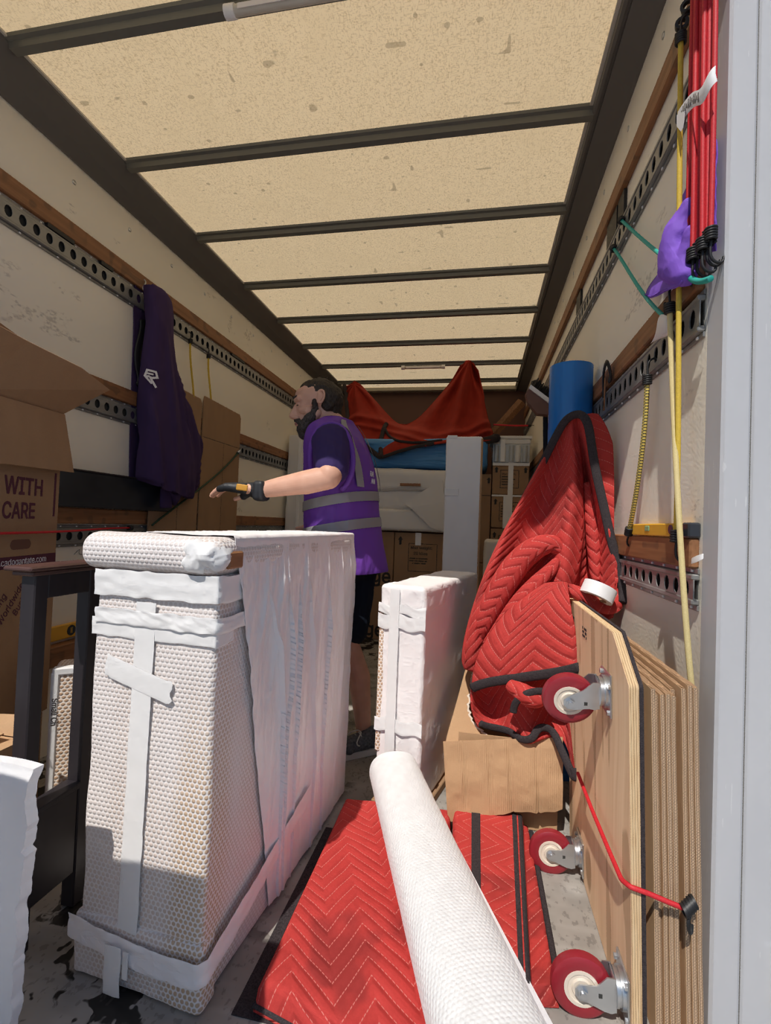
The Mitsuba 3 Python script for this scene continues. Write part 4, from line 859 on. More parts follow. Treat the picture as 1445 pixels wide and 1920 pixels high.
# cartons that carry it
lc = thing('low_carton', 'low brown carton under the printed carton at the far left', 'carton')
part(lc, 'body', slab(-.42, -.02, -.245, -.004, -1.097, -.74), 'card_brown')
cc = thing('open_carton', 'small tan carton with sunlit open flaps between the dark frame and the printed carton', 'carton')
part(cc, 'body', box(-1.42, -1.27, 1.03, 1.20, -1.097, -.665), 'card_tan')
plate([(-1.42, 1.03, -.662), (-1.27, 1.03, -.662), (-1.28, .97, -.71), (-1.41, .97, -.70)], mat='card_tan', thg=cc)
plate([(-1.415, 1.04, -.658), (-1.33, 1.05, -.658), (-1.31, 1.17, -.640), (-1.41, 1.18, -.65)], mat='card_tan', thg=cc)
plate([(-1.42, 1.20, -.662), (-1.27, 1.20, -.662), (-1.29, 1.235, -.61), (-1.41, 1.235, -.62)], mat='card_tan', thg=cc)

# dark open frame
df = thing('dark_wood_frame', 'dark stained open wooden frame with a ledge on top, standing left of the wrapped cabinet', 'furniture')
part(df, 'stile', box(-1.108, -1.066, 1.012, 1.052, -1.098, -.150, .003), 'dark_wood'); part(df, 'stile', box(-1.108, -1.066, 1.185, 1.30, -1.098, -.150, .003), 'dark_wood')
part(df, 'top_rail', box(-1.106, -1.067, 1.052, 1.185, -.222, -.150, .002), 'dark_wood')
part(df, 'bottom_panel', box(-1.104, -1.070, 1.052, 1.185, -1.0, -.752, .002), 'dark_wood')
part(df, 'bottom_moulding', box(-1.110, -1.058, 1.050, 1.187, -.766, -.750, .003), 'dark_wood')
part(df, 'top_ledge', cat([box(-1.135, -1.052, .985, 1.33, -.150, -.138, .004), box(-1.122, -1.060, .998, 1.32, -.162, -.150, .003)]), 'dark_wood_top')
# package seen through the frame
wp = thing('wrapped_package', 'bubble-wrapped package edged with white tape, seen through the dark frame', 'wrapped package')
R35 = basis((-1.392, 1.405, 0), (.80, .60, 0), (-.60, .80, 0))
def r35(m): m = m.copy(); m.apply_transform(R35); return m
b = wrapbox((.26, .14, .56), .02, .015, .004, 9, 31); b.apply_translation((0, 0, -1.095)); part(wp, 'bubble_wrap', r35(b), 'bubble_tan', smooth=True)
part(wp, 'edge_tape', r35(box(-.003, .022, -.004, .02, -1.09, -.545, .004)), 'white_tape', label='white tape down the edge')
part(wp, 'edge_tape', r35(box(.0, .25, -.004, .03, -.556, -.531, .004)), 'white_tape')
cru = wrapbox((.13, .10, .05), .02, .01, .02, 26, 33); cru.apply_translation((.10, .03, -.535)); part(wp, 'crumpled_wrap', r35(cru), 'white_film', smooth=True)
part(wp, 'written_mark', r35(M(text_on('Small Ch', .016, (0, 0, 0), (0, 0, -1), (1, 0, 0)), loc=(.004, -.0046, -.63))), 'ink_black')
# flat-lying wedge of card behind the cabinet foot
wd = thing('card_scrap', 'grey wedge of bubble wrap poking out behind the foot of the cabinet', 'wrapping scrap')
plate([(-1.03, 1.33, -1.035), (-.93, 1.30, -1.0), (-.925, 1.26, -1.09), (-.95, 1.27, -1.096)], .02, 'bubble_wrap', 'sheet', wd)
# foam in the foreground
fo = thing('foam_sheet', 'thick white foam sheet with a torn edge at the lower left corner', 'foam sheet')
U, V = np.meshgrid(np.linspace(0, 1, 40), np.linspace(0, 1, 90))
zt = -.515 - .012 * np.sin(U * 5) - .02 * U ** 3
edge = -.862 + .018 * (V > .27) * np.clip((.36 - V) * 8, 0, 1) * 1.0 + .012 * np.clip(.25 - V, 0, 1) * 0 - .028 * np.clip(V - .33, 0, 1) + .005 * (meshkit.noise(np.dstack([V * 60, V * 0, V * 0])) - .5) + .010 * (meshkit.noise(np.dstack([V * 17, V * 0 + 4, V * 0])) - .5)
P = np.zeros(U.shape + (3,)); P[..., 0] = -1.35 + (edge + 1.35) * U; P[..., 2] = zt + (-1.098 - zt) * V
P[..., 1] = .85 + .03 * (1 - U) ** 2 * 0 + .010 * np.exp(-((V) / .05) ** 2) + .012 * (meshkit.noise(P * [6, 6, 4], 2) - .5) - .03 * (1 - U) * V
m, uv = grid(P[:, ::-1], .026); part(fo, 'sheet', m, 'foam_white', smooth=35)
# a second foam-wrapped carton on the tail lift, outside the picture: its shade falls over the cabinet's foot
fw = thing('foam_carton', 'foam-wrapped carton standing on the tail lift left of the camera', 'wrapped package')
b = wrapbox((.52, .20, 1.10), .05, .03, .008, 6, 41); v = b.vertices; v[:, 2] -= np.clip(v[:, 2] / 1.1, 0, 1) * (.0 + .02 * np.clip((v[:, 0] - .05) / .47, 0, 1)); b.apply_translation((-1.12, .28, -1.11)); part(fw, 'foam_wrap', b, 'foam_white', smooth=True)
part(fw, 'tape', box(-.98, -.92, .274, .486, -1.1, -.10, .003), 'white_tape')

# dark lacquered board, yellow level, scribbles on the wall
bd = thing('dark_board', 'long black glossy board resting on the lower left batten behind the hoodie', 'board')
part(bd, 'board', box(-1.845, -1.815, 1.55, 2.62, .022, .190, .004), 'lacquer'); part(bd, 'edge_trim', box(-1.847, -1.813, 1.55, 2.62, .190, .198, .002), 'dark_wood')
ll = thing('spirit_level', 'yellow spirit level with a round black mark, seen through the dark frame', 'spirit level')
part(ll, 'body', box(-1.868, -1.846, 1.80, 2.5, -.585, -.520, .003), 'level_yellow')
part(ll, 'mark', M(cyl((-1.846, 0, 0), (-1.8445, 0, 0), .024, 24), loc=(0, 1.955, -.552)), 'lacquer')
part(ll, 'mark', cat([box(-1.8447, -1.8438, 1.95, 1.953, -.565, -.538), box(-1.8447, -1.8438, 1.957, 1.96, -.565, -.538)]), 'level_yellow')
part(ll, 'mark', box(-1.846, -1.8450, 2.01, 2.06, -.540, -.532), 'dark_wood')
rr = thing('ledge_board', 'brown board along the foot of the left wall under the yellow level', 'board')
part(rr, 'plank', box(-1.868, -1.81, 1.6, 2.7, -.69, -.60, .004), 'batten_wood')
rng2 = np.random.default_rng(3)
ms = []
for yb, zb in ((1.98, -.195), (2.09, -.195), (1.99, -.30), (2.0, -.325)):
    p = np.array([[-1.8692, yb + .014 * i + rng2.uniform(-.01, .01), zb + rng2.uniform(-.012, .012)] for i in range(6)]); ms.append(tube(spline(p, 30), .0012, 4))
part('wall_left', 'scribble', cat(ms), 'ink_black', kind='stuff')

# flat cardboard sheets against the left wall
for k, (y0, y1, zt, x, lab) in enumerate(((2.43, 2.905, .785, -1.835, 'tall flat brown card sheet against the left wall, behind the hanging hoodie'), (2.915, 3.43, .80, -1.83, 'tall flat brown card sheet against the left wall, between the hoodie and the man'))):
    cs = thing('card_sheet', lab, 'cardboard')
    pg = sg.Polygon([(y0, -1.098), (y1, -1.098), (y1, zt - .03), (y1 - .02, zt - .005), (y0 + .01, zt + .01), (y0, zt - .03)])
    m = trimesh.creation.extrude_polygon(pg, .007, engine='earcut'); m.apply_transform(basis((x, 0, 0), (0, 1, 0), (0, 0, 1))); m.vertices[:, 0] -= .0
    part(cs, 'sheet', m, 'card_brown')
    part(cs, 'fold_line', box(x + .0068, x + .0078, y0 + .01, y1 - .01, zt - .265, zt - .262), 'ink_black')
    part(cs, 'fold_line', box(x + .0068, x + .0078, (y0 + y1) / 2 + .02, (y0 + y1) / 2 + .022, -1.09, zt - .265), 'ink_black')
for u0, v0, u1, v1, lab in ((357, 640, 364, 745, 'yellow bungee cord on the left rail nearer the hoodie'), (391, 665, 396, 762, 'yellow bungee cord on the left rail further from the hoodie')):
    p0 = np.array([-1.835, *{357: (-1.835,2.753,1.114), 391: (-1.835,2.966,1.093)}[u0][1:]]); p1 = np.array([-1.832, *{357: (-1.832,2.812,0.770), 391: (-1.832,3.022,0.771)}[u0][1:]])
    bungee(lab, [p0, p0 * .66 + p1 * .34 + [0, -.012, 0], p0 * .33 + p1 * .67 + [0, -.004, 0], p1], 'cord_yellow', .006, hook1=False, d0=None)
bungee('dark green bungee cord stretched across the tall card sheets', [(-1.814,3.399,0.503), (-1.814,2.936,0.203), (-1.814,2.657,0.056), (-1.814,2.444,-0.059)], 'cord_green', .006, hook1=False, cmat='zinc')

# hanging hoodie
hd = thing('hoodie', 'dark purple hoodie with a small white emblem hanging from the left rail', 'hoodie')
H = [
 [(-1.830,2.292,1.242), (-1.800,2.270,1.236), (-1.775,2.263,1.231), (-1.780,2.313,1.238), (-1.830,2.425,1.259)],
 [(-1.830,2.308,1.091), (-1.770,2.275,1.103), (-1.750,2.316,1.126), (-1.760,2.403,1.141), (-1.830,2.561,1.163)],
 [(-1.830,2.318,0.889), (-1.755,2.284,0.889), (-1.740,2.337,0.916), (-1.755,2.412,0.935), (-1.820,2.531,0.965)],
 [(-1.830,2.317,0.682), (-1.745,2.292,0.660), (-1.725,2.361,0.679), (-1.745,2.482,0.722), (-1.820,2.645,0.782)],
 [(-1.830,2.309,0.447), (-1.735,2.296,0.430), (-1.715,2.384,0.447), (-1.740,2.574,0.514), (-1.820,2.789,0.609)],
 [(-1.830,2.309,0.272), (-1.735,2.306,0.244), (-1.710,2.401,0.256), (-1.740,2.621,0.330), (-1.820,2.890,0.482)],
 [(-1.830,2.305,0.208), (-1.735,2.314,0.188), (-1.710,2.418,0.162), (-1.740,2.618,0.169), (-1.820,2.868,0.239)],
 [(-1.830,2.319,0.192), (-1.735,2.343,0.161), (-1.710,2.439,0.134), (-1.740,2.605,0.126), (-1.820,2.799,0.130)]]
P = surf(H, 90, 60)
q = np.dstack([P[..., 1] * 14 + P[..., 2] * 2.5, P[..., 2] * 1.6, P[..., 0] * 0])
rd = np.abs(meshkit.noise(q, 3) - .5) * 2
P[..., 0] += .035 * (1 - rd) ** 1.6 - .01
hm, huv = grid(P[:, ::-1], .01); part(hd, 'body', hm, 'hoodie_purple', smooth=True)
P2 = P.copy(); P2[..., 0] = -1.862 + .008 * (meshkit.noise(P * 8) - .5)
part(hd, 'back', grid(P2[:, 14:], .006)[0], 'hoodie_purple', smooth=True)
slv = spline([(-1.780,2.534,0.648), (-1.750,2.577,0.531), (-1.740,2.627,0.379), (-1.745,2.586,0.198), (-1.750,2.509,0.098)], 40)
sw = tube(slv, np.linspace(.05, .055, 40), 16, flat=((1, 0, 0), .5)); part(hd, 'sleeve', sw, 'hoodie_purple', smooth=True)
cf = tube(spline([(-1.760,2.480,0.157), (-1.760,2.480,0.096), (-1.760,2.484,0.044)], 10), .048, 16, flat=((1, 0, 0), .45)); part(hd, 'cuff', cf, 'hoodie_purple', smooth=True)
# emblem: an angular outline with a tail
def stroke(pts, w): return sg.LineString(pts).buffer(w, cap_style=2, join_style=2)
em = stroke([(.010, -.030), (-.030, .0), (-.022, .036), (.022, .040), (.034, .012), (.0, -.002), (-.004, .006)], .0058).union(stroke([(-.004, .006), (-.026, -.002)], .0058)).union(stroke([(.0, -.002), (.034, -.045)], .0062)).union(stroke([(-.022, .018), (.012, .022)], .005))
eo = np.array((-1.700,2.269,0.730)); i = np.argmin(np.linalg.norm(P.reshape(-1, 3)[:, 1:] - eo[1:], axis=1)); eo[0] = P.reshape(-1, 3)[i, 0] + .030
part(hd, 'emblem', poly_on(em, eo, (.55, .835, -.10), (0, .12, 1)), 'ink_white', label='white angular emblem')
hk = thing('bag_strap', 'black bag strap hanging on the wall behind the hoodie', 'strap')
part(hk, 'webbing', tube(spline([(-1.845,2.325,1.069), (-1.845,2.323,0.980), (-1.845,2.300,0.883), (-1.845,2.311,0.798), (-1.845,2.332,0.740), (-1.845,2.318,0.698)], 30), .028, 8, flat=((1, 0, 0), .3)), 'black', smooth=True)
th = thing('coat_hook', 'small wire hook holding the hoodie to the left batten', 'hook')
part(th, 'wire', tube(spline([(-1.842,2.313,1.289), (-1.838,2.321,1.281), (-1.835,2.314,1.263), (-1.830,2.302,1.221)], 14), .0035, 6), 'lamp_plastic', smooth=True)

# ------------------------------------------------------------------ the load at the front of the lorry
def carton(label, x0, x1, y0, y1, z0, z1, group=None, mat='card_brown'):
    c = thing('storage_carton', label, 'carton', group); part(c, 'body', box(x0, x1, y0, y1, z0, z1, .004), mat); return c
FX, FZ = (1, 0, 0), (0, 0, 1)
def ff(x, z, y): return np.array([x, y - .0005, z])
ar = sg.Polygon([(-.011, 0), (.011, 0), (.011, .045), (.024, .045), (0, .08), (-.024, .045), (-.011, .045)])
yb = 4.5
c1 = carton('brown carton with a boxed weight notice under the white-wrapped sofa', -.765, -.26, yb, 5.0, -.585, -.075)
part(c1, 'arrow', poly_on(ar, ff(-.71, -.19, yb), FX, FZ), 'ink_black')
fr_ = sg.box(-.635, -.44, -.36, -.157)
part(c1, 'notice_frame', poly_on(sg.box(-.632, -.435, -.362, -.172).buffer(.0).difference(sg.box(-.627, -.430, -.367, -.177)), ff(0, 0, yb), FX, FZ), 'ink_black')
part(c1, 'printed_text', cat([text_on('Max weight:', .026, ff(-.612, -.225, yb), FX, FZ, bold=True), text_on('20 kilos', .026, ff(-.585, -.278, yb), FX, FZ, bold=True)]), 'ink_black')
part(c1, 'printed_lines', cat([box(x, x + w, yb - .0012, yb - .0003, z, z + .010) for z, x, ws in ((-.318, -.617, (.055, .012, .085)), (-.341, -.619, (.04, .03, .05, .022)), (-.364, -.592, (.012, .055, .045))) for w, x in [(w, x + sum(ws[:i]) + .008 * i) for i, w in enumerate(ws)]]), 'ink_black', kind='stuff')
part(c1, 'paper_tab', box(-.57, -.515, yb - .004, yb - .002, -.19, -.072), 'paper_white')
c2 = carton('brown carton behind the man with the letters ge beside his hip, upper of two', -1.33, -.772, yb, 5.0, -.585, -.075)
part(c2, 'printed_text', text_on('ge', .125, ff(-.98, -.555, yb), FX, FZ, bold=True, squeeze=.92), 'ink_black')
c3 = carton('brown carton behind the man with the letters ge beside his thigh, lower of two', -1.33, -.772, yb, 5.0, -1.097, -.59)
part(c3, 'printed_text', text_on('ge', .125, ff(-1.03, -1.06, yb), FX, FZ, bold=True, squeeze=.92), 'ink_black')
c4 = carton('brown carton on the floor under the carton with the weight notice', -.765, -.26, yb, 5.0, -1.097, -.59)
part(c4, 'arrow', poly_on(ar, ff(-.71, -.70, yb), FX, FZ), 'ink_black')
sofa = thing('wrapped_sofa', 'white-wrapped sofa lying on the cartons below the blue mattress', 'wrapped furniture')
b = wrapbox((1.20, .62, .20), .03, .03, .012, 4, 51); b.apply_translation((-1.40, 4.44, -.060)); part(sofa, 'seat_wrap', b, 'grey_film', smooth=True)
b = wrapbox((1.18, .60, .20), .04, .03, .02, 4, 52); b.apply_translation((-1.39, 4.47, .13)); part(sofa, 'middle_wrap', b, 'grey_film', smooth=True)
b = wrapbox((1.20, .62, .215), .05, .03, .02, 4, 53); b.apply_translation((-1.40, 4.43, .305)); part(sofa, 'upper_wrap', b, 'grey_film', smooth=True)
fold = grid(np.array([[(-.69, 4.415, .20), (-.33, 4.40, .42)], [(-.62, 4.41, .16), (-.30, 4.40, .22)], [(-.42, 4.415, -.02), (-.28, 4.41, -.06)]]), .012)[0]
part(sofa, 'wrap_fold', fold, 'grey_film'); part(sofa, 'wrap_fold', grid(np.array([[(-1.05, 4.415, .22), (-.98, 4.41, .26)], [(-.93, 4.415, .16), (-.90, 4.412, .165)]]), .006)[0], 'grey_film')
part(sofa, 'wood_slot', box(-.72, -.53, 4.408, 4.424, .358, .382, .003), 'batten_wood', label='bare strip of wood showing')
mt = thing('mattress', 'blue-covered mattress between the wrapped sofa and the far red blanket', 'mattress')
b = wrapbox((1.49, .70, .285), .06, .03, .02, 5, 54); b.apply_translation((-1.42, 4.5, .538)); part(mt, 'cover', b, 'blue_cover', smooth=True)
col = thing('column_package', 'tall narrow white package standing in front of the wrapped sofa', 'wrapped package')
b = wrapbox((.235, .22, 1.69), .012, .025, .004, 9, 55); b.apply_translation((-.222, 3.19, -1.097)); part(col, 'wrap', b, 'foam_white', smooth=True)
part(col, 'tape', box(-.223, -.13, 3.184, 3.19, .20, .25, .002), 'white_tape'); part(col, 'tape', box(-.215, -.15, 3.186, 3.20, .578, .600, .003), 'white_tape')
part(col, 'edge_tape', box(.004, .017, 3.186, 3.40, -1.05, .58, .003), 'card_tan')
wb = thing('wrapped_package', 'low white-wrapped package on the floor right of the tall white column', 'wrapped package')
b = wrapbox((.34, .40, 1.0), .03, .03, .015, 6, 56); b.apply_translation((.06, 4.0, -1.097)); part(wb, 'wrap', b, 'grey_film', smooth=True)
y4 = 4.62
sx = [(.10, .455)]
kn = ['top carton of the stack under the clear plastic crate by the far right wall', 'second carton of the far right stack, white tape hanging over it', 'bottom carton of the stack by the far right wall']
zs4 = [(.315, .605), (.005, .305), (-.33, -.005)]
for (z0, z1), lab in zip(zs4, kn):
    c = carton('brown ' + lab, .12, .448, y4, 5.1, z0, z1)
    part(c, 'arrow', poly_on(sg.Polygon([(-.01, 0), (.01, 0), (.01, .03), (.02, .03), (0, .055), (-.02, .03), (-.01, .03)]), ff(.155, z1 - .085, y4), FX, FZ), 'ink_black')
    part(c, 'arrow', poly_on(sg.Polygon([(-.01, 0), (.01, 0), (.01, .03), (.02, .03), (0, .055), (-.02, .03), (-.01, .03)]), ff(.418, z1 - .085, y4), FX, FZ), 'ink_black')
    part(c, 'notice_frame', poly_on(sg.box(.19, z0 + .06, .36, z1 - .06).difference(sg.box(.195, z0 + .065, .355, z1 - .065)), ff(0, 0, y4), FX, FZ), 'ink_black')
    part(c, 'printed_text', text_on('Max weight:', .016, ff(.205, z1 - .105, y4), FX, FZ, bold=True), 'ink_black')
    part(c, 'printed_lines', cat([box(.205, .205 + w, y4 - .0012, y4 - .0003, z1 - .128 - .024 * i, z1 - .119 - .024 * i) for i, w in enumerate((.10, .12, .09, .11)[:4 if z1 > 0 else 3])]), 'ink_black', kind='stuff')
c = carton('brown carton edge between the tall white column and the far right stack', -.10, .112, y4 + .02, 5.1, -.33, .505)
part(c, 'arrow', poly_on(sg.Polygon([(-.01, 0), (.01, 0), (.01, .03), (.02, .03), (0, .055), (-.02, .03), (-.01, .03)]), ff(.088, .42, y4 + .02), FX, FZ), 'ink_black')
part(c, 'seam', box(-.10, .112, y4 + .018, y4 + .0205, .30, .306), 'ink_black')
base4 = carton('brown floor carton carrying the far right stack', -.10, .45, y4 + .005, 5.1, -1.097, -.335)
tpz = thing('paper_tape', 'white paper tape hanging down the front of the far right carton stack', 'tape')
part(tpz, 'strip', box(.262, .308, y4 - .004, y4 - .002, .02, .62), 'paper_white'); part(tpz, 'strip', box(.118, .452, y4 - .006, y4 - .0035, .585, .612), 'paper_white'); part(tpz, 'strip', box(.225, .275, y4 - .007, y4 - .0045, .0, .30), 'paper_white'); part(tpz, 'strip', box(.118, .40, y4 - .0065, y4 - .005, .296, .312), 'paper_white')
cr = thing('plastic_crate', 'clear plastic crate with a white lid on top of the far right carton stack', 'crate')
part(cr, 'lid', box(.09, .47, y4 - .01, 5.1, .835, .865, .006), 'grey_film'); part(cr, 'rim', box(.11, .455, y4, 5.09, .79, .835, .004), 'grey_film')
part(cr, 'wall', box(.115, .450, y4 + .002, 5.08, .613, .79, .004), 'jar_glass')
for i, x in enumerate((.15, .21, .285, .345, .405)):
    part(cr, 'jar', cyl((x, y4 + .004, .62), (x, y4 + .004, .775), .024, 16), 'grey_film' if i % 2 else 'jar_glass', smooth=40)
part(cr, 'paper_strip', box(.185, .225, y4 - .021, y4 - .019, .62, .83), 'paper_white')
br_ = thing('timber_brace', 'plain wooden brace sloping up to the right wall above the far carton stack', 'timber')
part(br_, 'plank', tube([(.06, 5.3, .93), (.42, 5.3, 1.36)], .05, 4, flat=((0, 1, 0), .5)), 'batten_wood')
rc = bungee('red bungee cord hooked to the right rail above the far carton stack', [(.12, 4.9, 1.03), (.3, 4.9, 1.02), (.47, 4.95, 1.03)], 'cord_red', .008, hook0=False)
lw = thing('wrapped_board', 'tall pale wrapped panel leaning on the left wall behind the man', 'wrapped package')
b = wrapbox((.22, .45, 1.93), .02, .03, .010, 5, 57); b.apply_translation((-1.832, 4.40, -1.097)); part(lw, 'wrap', b, 'grey_film', smooth=True)
part(lw, 'seam_tape', box(-1.72, -1.69, 4.385, 4.40, -.9, .80, .003), 'white_tape')

# far red blanket hung from the roof bows over the mattress
fbk = thing('moving_blanket', 'plain red moving blanket hung in two peaks at the front of the lorry', 'blanket')
G = [
 [(-1.498,5.100,1.512), (-1.383,5.050,1.531), (-1.323,5.100,1.521), (-1.152,5.200,1.356), (-0.964,5.200,1.159), (-0.802,5.200,1.100), (-0.580,5.150,1.263), (-0.327,5.050,1.534), (-0.183,5.000,1.711), (-0.123,5.000,1.709), (-0.067,5.020,1.642)],
 [(-1.439,5.000,1.348), (-1.309,4.930,1.345), (-1.196,5.000,1.328), (-1.063,5.000,1.190), (-0.917,5.050,1.080), (-0.743,5.050,1.040), (-0.523,4.980,1.092), (-0.311,5.000,1.296), (-0.190,4.900,1.361), (-0.085,4.980,1.382), (0.007,4.950,1.345)],
 [(-1.371,4.850,1.111), (-1.236,4.780,1.067), (-1.123,4.850,1.065), (-0.981,4.800,0.999), (-0.851,4.820,0.971), (-0.660,4.750,0.935), (-0.457,4.850,0.966), (-0.289,4.780,1.011), (-0.179,4.850,1.079), (-0.052,4.750,1.056), (0.072,4.850,1.062)],
 [(-1.288,4.700,0.925), (-1.145,4.620,0.872), (-1.049,4.680,0.846), (-0.934,4.600,0.811), (-0.800,4.550,0.824), (-0.606,4.500,0.795), (-0.430,4.600,0.819), (-0.274,4.600,0.835), (-0.166,4.660,0.857), (-0.025,4.600,0.846), (0.124,4.700,0.875)],
 [(-1.168,4.550,0.801), (-1.053,4.480,0.718), (-0.977,4.500,0.660), (-0.906,4.440,0.622), (-0.757,4.420,0.670), (-0.584,4.420,0.722), (-0.416,4.460,0.759), (-0.266,4.500,0.777), (-0.159,4.500,0.788), (-0.014,4.500,0.798), (0.147,4.600,0.837)]]
P = surf(G, 110, 170)
for (px_, pz_, w_, n_) in ((-.14, 1.72, .9, 15), (-1.36, 1.50, .6, 11)):
    dx, dz = P[..., 0] - px_, pz_ - P[..., 2]; rr = np.hypot(dx, dz); a = np.arctan2(dx, dz + 1e-6)
    P[..., 1] += .055 * np.sin(a * n_ + 1.2 * meshkit.noise(P * 3)) * np.clip(rr * 3, 0, 1) * np.exp(-(rr / w_) ** 2)
for (za, zb_, am) in ((.98, .04, .06), (.88, .03, .05)): P[..., 1] -= am * np.exp(-((P[..., 2] - za - .10 * np.sin(P[..., 0] * 4)) / zb_) ** 2)
P[..., 1] += .05 * (meshkit.fbm(P * 3.4, 3, 6) - .5)
m, uv = grid(P, .012); part(fbk, 'sheet', m, 'blanket_back', smooth=True, uv=uv)
def bnd(pts, r=.022):
    "black edging laid on the sheet"
    flat_ = P.reshape(-1, 3); a = flat_[:, [0, 2]] / flat_[:, 1:2]; q = spline(pts, 46)
    q = np.array([flat_[np.argmin(((a - p[[0, 2]] / p[1]) ** 2).sum(1))] for p in q]); k = np.ones(5) / 5
    q = np.stack([np.convolve(np.pad(q[:, c], 2, 'edge'), k, 'valid') for c in range(3)], 1) - [0, .014, 0]
    part(fbk, 'edge_binding', tube(q, r, 10, flat=((0, 1, .15), .4)), 'binding', smooth=True)
bnd([(-1.522,5.080,1.495), (-1.449,4.980,1.430), (-1.402,4.900,1.264), (-1.361,4.820,1.076), (-1.271,4.680,0.899), (-1.152,4.550,0.791)])
bnd([(-1.145,4.520,0.796), (-1.035,4.450,0.703), (-0.956,4.430,0.645), (-0.910,4.410,0.612), (-0.917,4.400,0.716), (-0.914,4.440,0.823), (-0.909,4.550,0.937), (-0.899,4.600,0.979)])
bnd([(-0.905,4.410,0.617), (-0.752,4.390,0.666), (-0.580,4.390,0.717), (-0.413,4.430,0.754)], .016)
bnd([(-0.902,4.520,0.915), (-0.857,4.460,0.842), (-0.811,4.440,0.799), (-0.727,4.430,0.772), (-0.535,4.420,0.762), (-0.342,4.450,0.788)], .012)
bnd([(0.025,4.500,0.779), (0.083,4.520,0.802), (0.150,4.570,0.841), (0.142,4.550,0.778), (0.085,4.520,0.743)], .035)

# ------------------------------------------------------------------ the man
man = thing('person', 'bearded man in a purple vest with grey bands reaching out over the wrapped cabinet', 'person')
HC = np.array((-0.788,2.250,0.590)); HF = np.array([-.965, -.262, 0.]); HL = np.array([.262, -.965, 0.])
def h(f, l, u): return HC + HF * f + HL * l + np.array([0, 0, u])
S = lambda f, l, u, r: (h(f, l, u), r)
both = (-1, 1)
bones = [[S(.0, 0, .018, .084), S(-.035, 0, .01, .078), S(.032, 0, .012, .074)],
         [S(.030, 0, .012, .074), S(.070, 0, .018, .046), S(.066, 0, -.06, .040)],
         [S(.045, 0, -.05, .052), S(.058, 0, -.135, .030), S(-.0, 0, -.05, .058)],
         [S(-.015, 0, -.045, .056), S(-.085, 0, -.125, .064)],
         [S(.108, 0, -.030, .0095), S(.126, 0, -.082, .0135), S(.085, 0, -.086, .022)], [S(.118, .012, -.088, .009), S(.095, .018, -.090, .011)], [S(.118, -.012, -.088, .009), S(.095, -.018, -.090, .011)],
         [S(.098, 0, -.118, .014), S(.075, 0, -.12, .024)]]
for s in both:
    bones += [[S(.106, s * .012, -.004, .0135), S(.088, s * .044, -.002, .016)], [S(.074, s * .036, -.056, .019), S(.045, s * .047, -.06, .026)],
              [S(.04, s * .036, -.105, .028), S(.0, s * .052, -.07, .022)]]
# near arm from inside the sleeve to the wrist, and the hand
sh_, el, wr = np.array((-0.657,2.080,0.351)), np.array((-0.618,1.910,0.183)), np.array((-0.892,1.870,0.118))
mid1, mid2 = el * .68 + wr * .32, el * .3 + wr * .7
head = blob(bones, .0055, 5)
part(man, 'head', head, 'skin', smooth=True)
kn, pm = np.array((-1.029,1.865,0.132)), np.array((-0.953,1.868,0.123))
arm = [[(sh_, .062), (el + [.010, .0, .010], .052)], [(el + [.006, 0, 0], .050), (mid1 + [0, 0, -.004], .050)], [(mid1 + [0, 0, -.003], .049), (mid2, .040), (wr, .032)],
       [(wr, .028), (pm + [0, -.018, 0], .020), (pm + [0, .022, 0], .019)], [(pm + [0, -.026, 0], .017), (pm + [0, .03, 0], .017), (kn + [0, -.034, -.006], .0125), (kn + [0, .032, .003], .0125)]]
for k, (dy, L, dz) in enumerate(((-.034, .062, -.012), (-.011, .078, -.004), (.011, .083, 0.), (.033, .074, .0))):
    a = kn + np.array([-.004, dy, dz * .4]); b = a + np.array([-.42 * L, 0, -.10 * L - .002]); c = b + np.array([-.30 * L, 0.002, -.20 * L]); d = c + np.array([-.22 * L, .002, -.20 * L])
    arm += [[(a, .0105), (b, .0095)], [(b, .0095), (c, .0086)], [(c, .0086), (d, .0075)]]
t0_ = pm + np.array([-.004, .030, -.008])
arm += [[(t0_, .015), (t0_ + [-.036, .016, -.022], .012)], [(t0_ + [-.036, .016, -.022], .0115), (t0_ + [-.066, .010, -.034], .009)]]
am = blob(arm, .0045, 14, n=18); part(man, 'arm', am, 'skin', smooth=True)
# the far arm hangs at his side
s2, e2, w2 = np.array((-0.724,2.460,0.416)), np.array((-0.726,2.500,0.183)), np.array((-0.846,2.440,-0.022))
part(man, 'arm', blob([[(s2, .06), (e2, .045)], [(e2, .045), (w2, .03)], [(w2, .03), (w2 + [-.07, 0, -.03], .024)]] + [[(w2 + [-.07, d, -.03], .010), (w2 + [-.13, d, -.07], .008)] for d in (-.03, -.01, .01, .03)] + [[(w2 + [-.03, -.03, -.01], .012), (w2 + [-.08, -.05, -.02], .009)]], .008, 6), 'skin', smooth=True)
# hair, beard, brows, ears, eyes
def noisy(m, amp, f, seed):
    n = m.vertex_normals; m.vertices = m.vertices + n * (amp * 2 * (meshkit.fbm(m.vertices * f, 3, seed) - .5))[:, None]; return m
hair = blob([[S(-.010, 0, .030, .084), S(-.045, 0, .012, .080), S(.030, 0, .042, .058)], [S(.03, 0, .05, .052), S(.066, 0, .062, .026)], [S(-.05, 0, -.02, .066), S(-.07, 0, -.07, .042)], [S(-.07, 0, -.05, .045), S(-.092, 0, -.085, .022)],
    [S(-.025, .048, .012, .032), S(-.050, .045, -.03, .034)], [S(-.025, -.048, .012, .032), S(-.050, -.045, -.03, .034)], [S(.014, .062, .014, .016), S(.012, .066, -.050, .012)], [S(.034, .046, .054, .022), S(.012, .060, .020, .017)], [S(.014, -.062, .014, .016), S(.012, -.066, -.050, .012)], [S(.034, -.046, .054, .022), S(.012, -.060, .020, .017)]], .006, 6)
part(man, 'hair', noisy(hair, .006, 60, 2), 'hair', smooth=True)
wisps = []
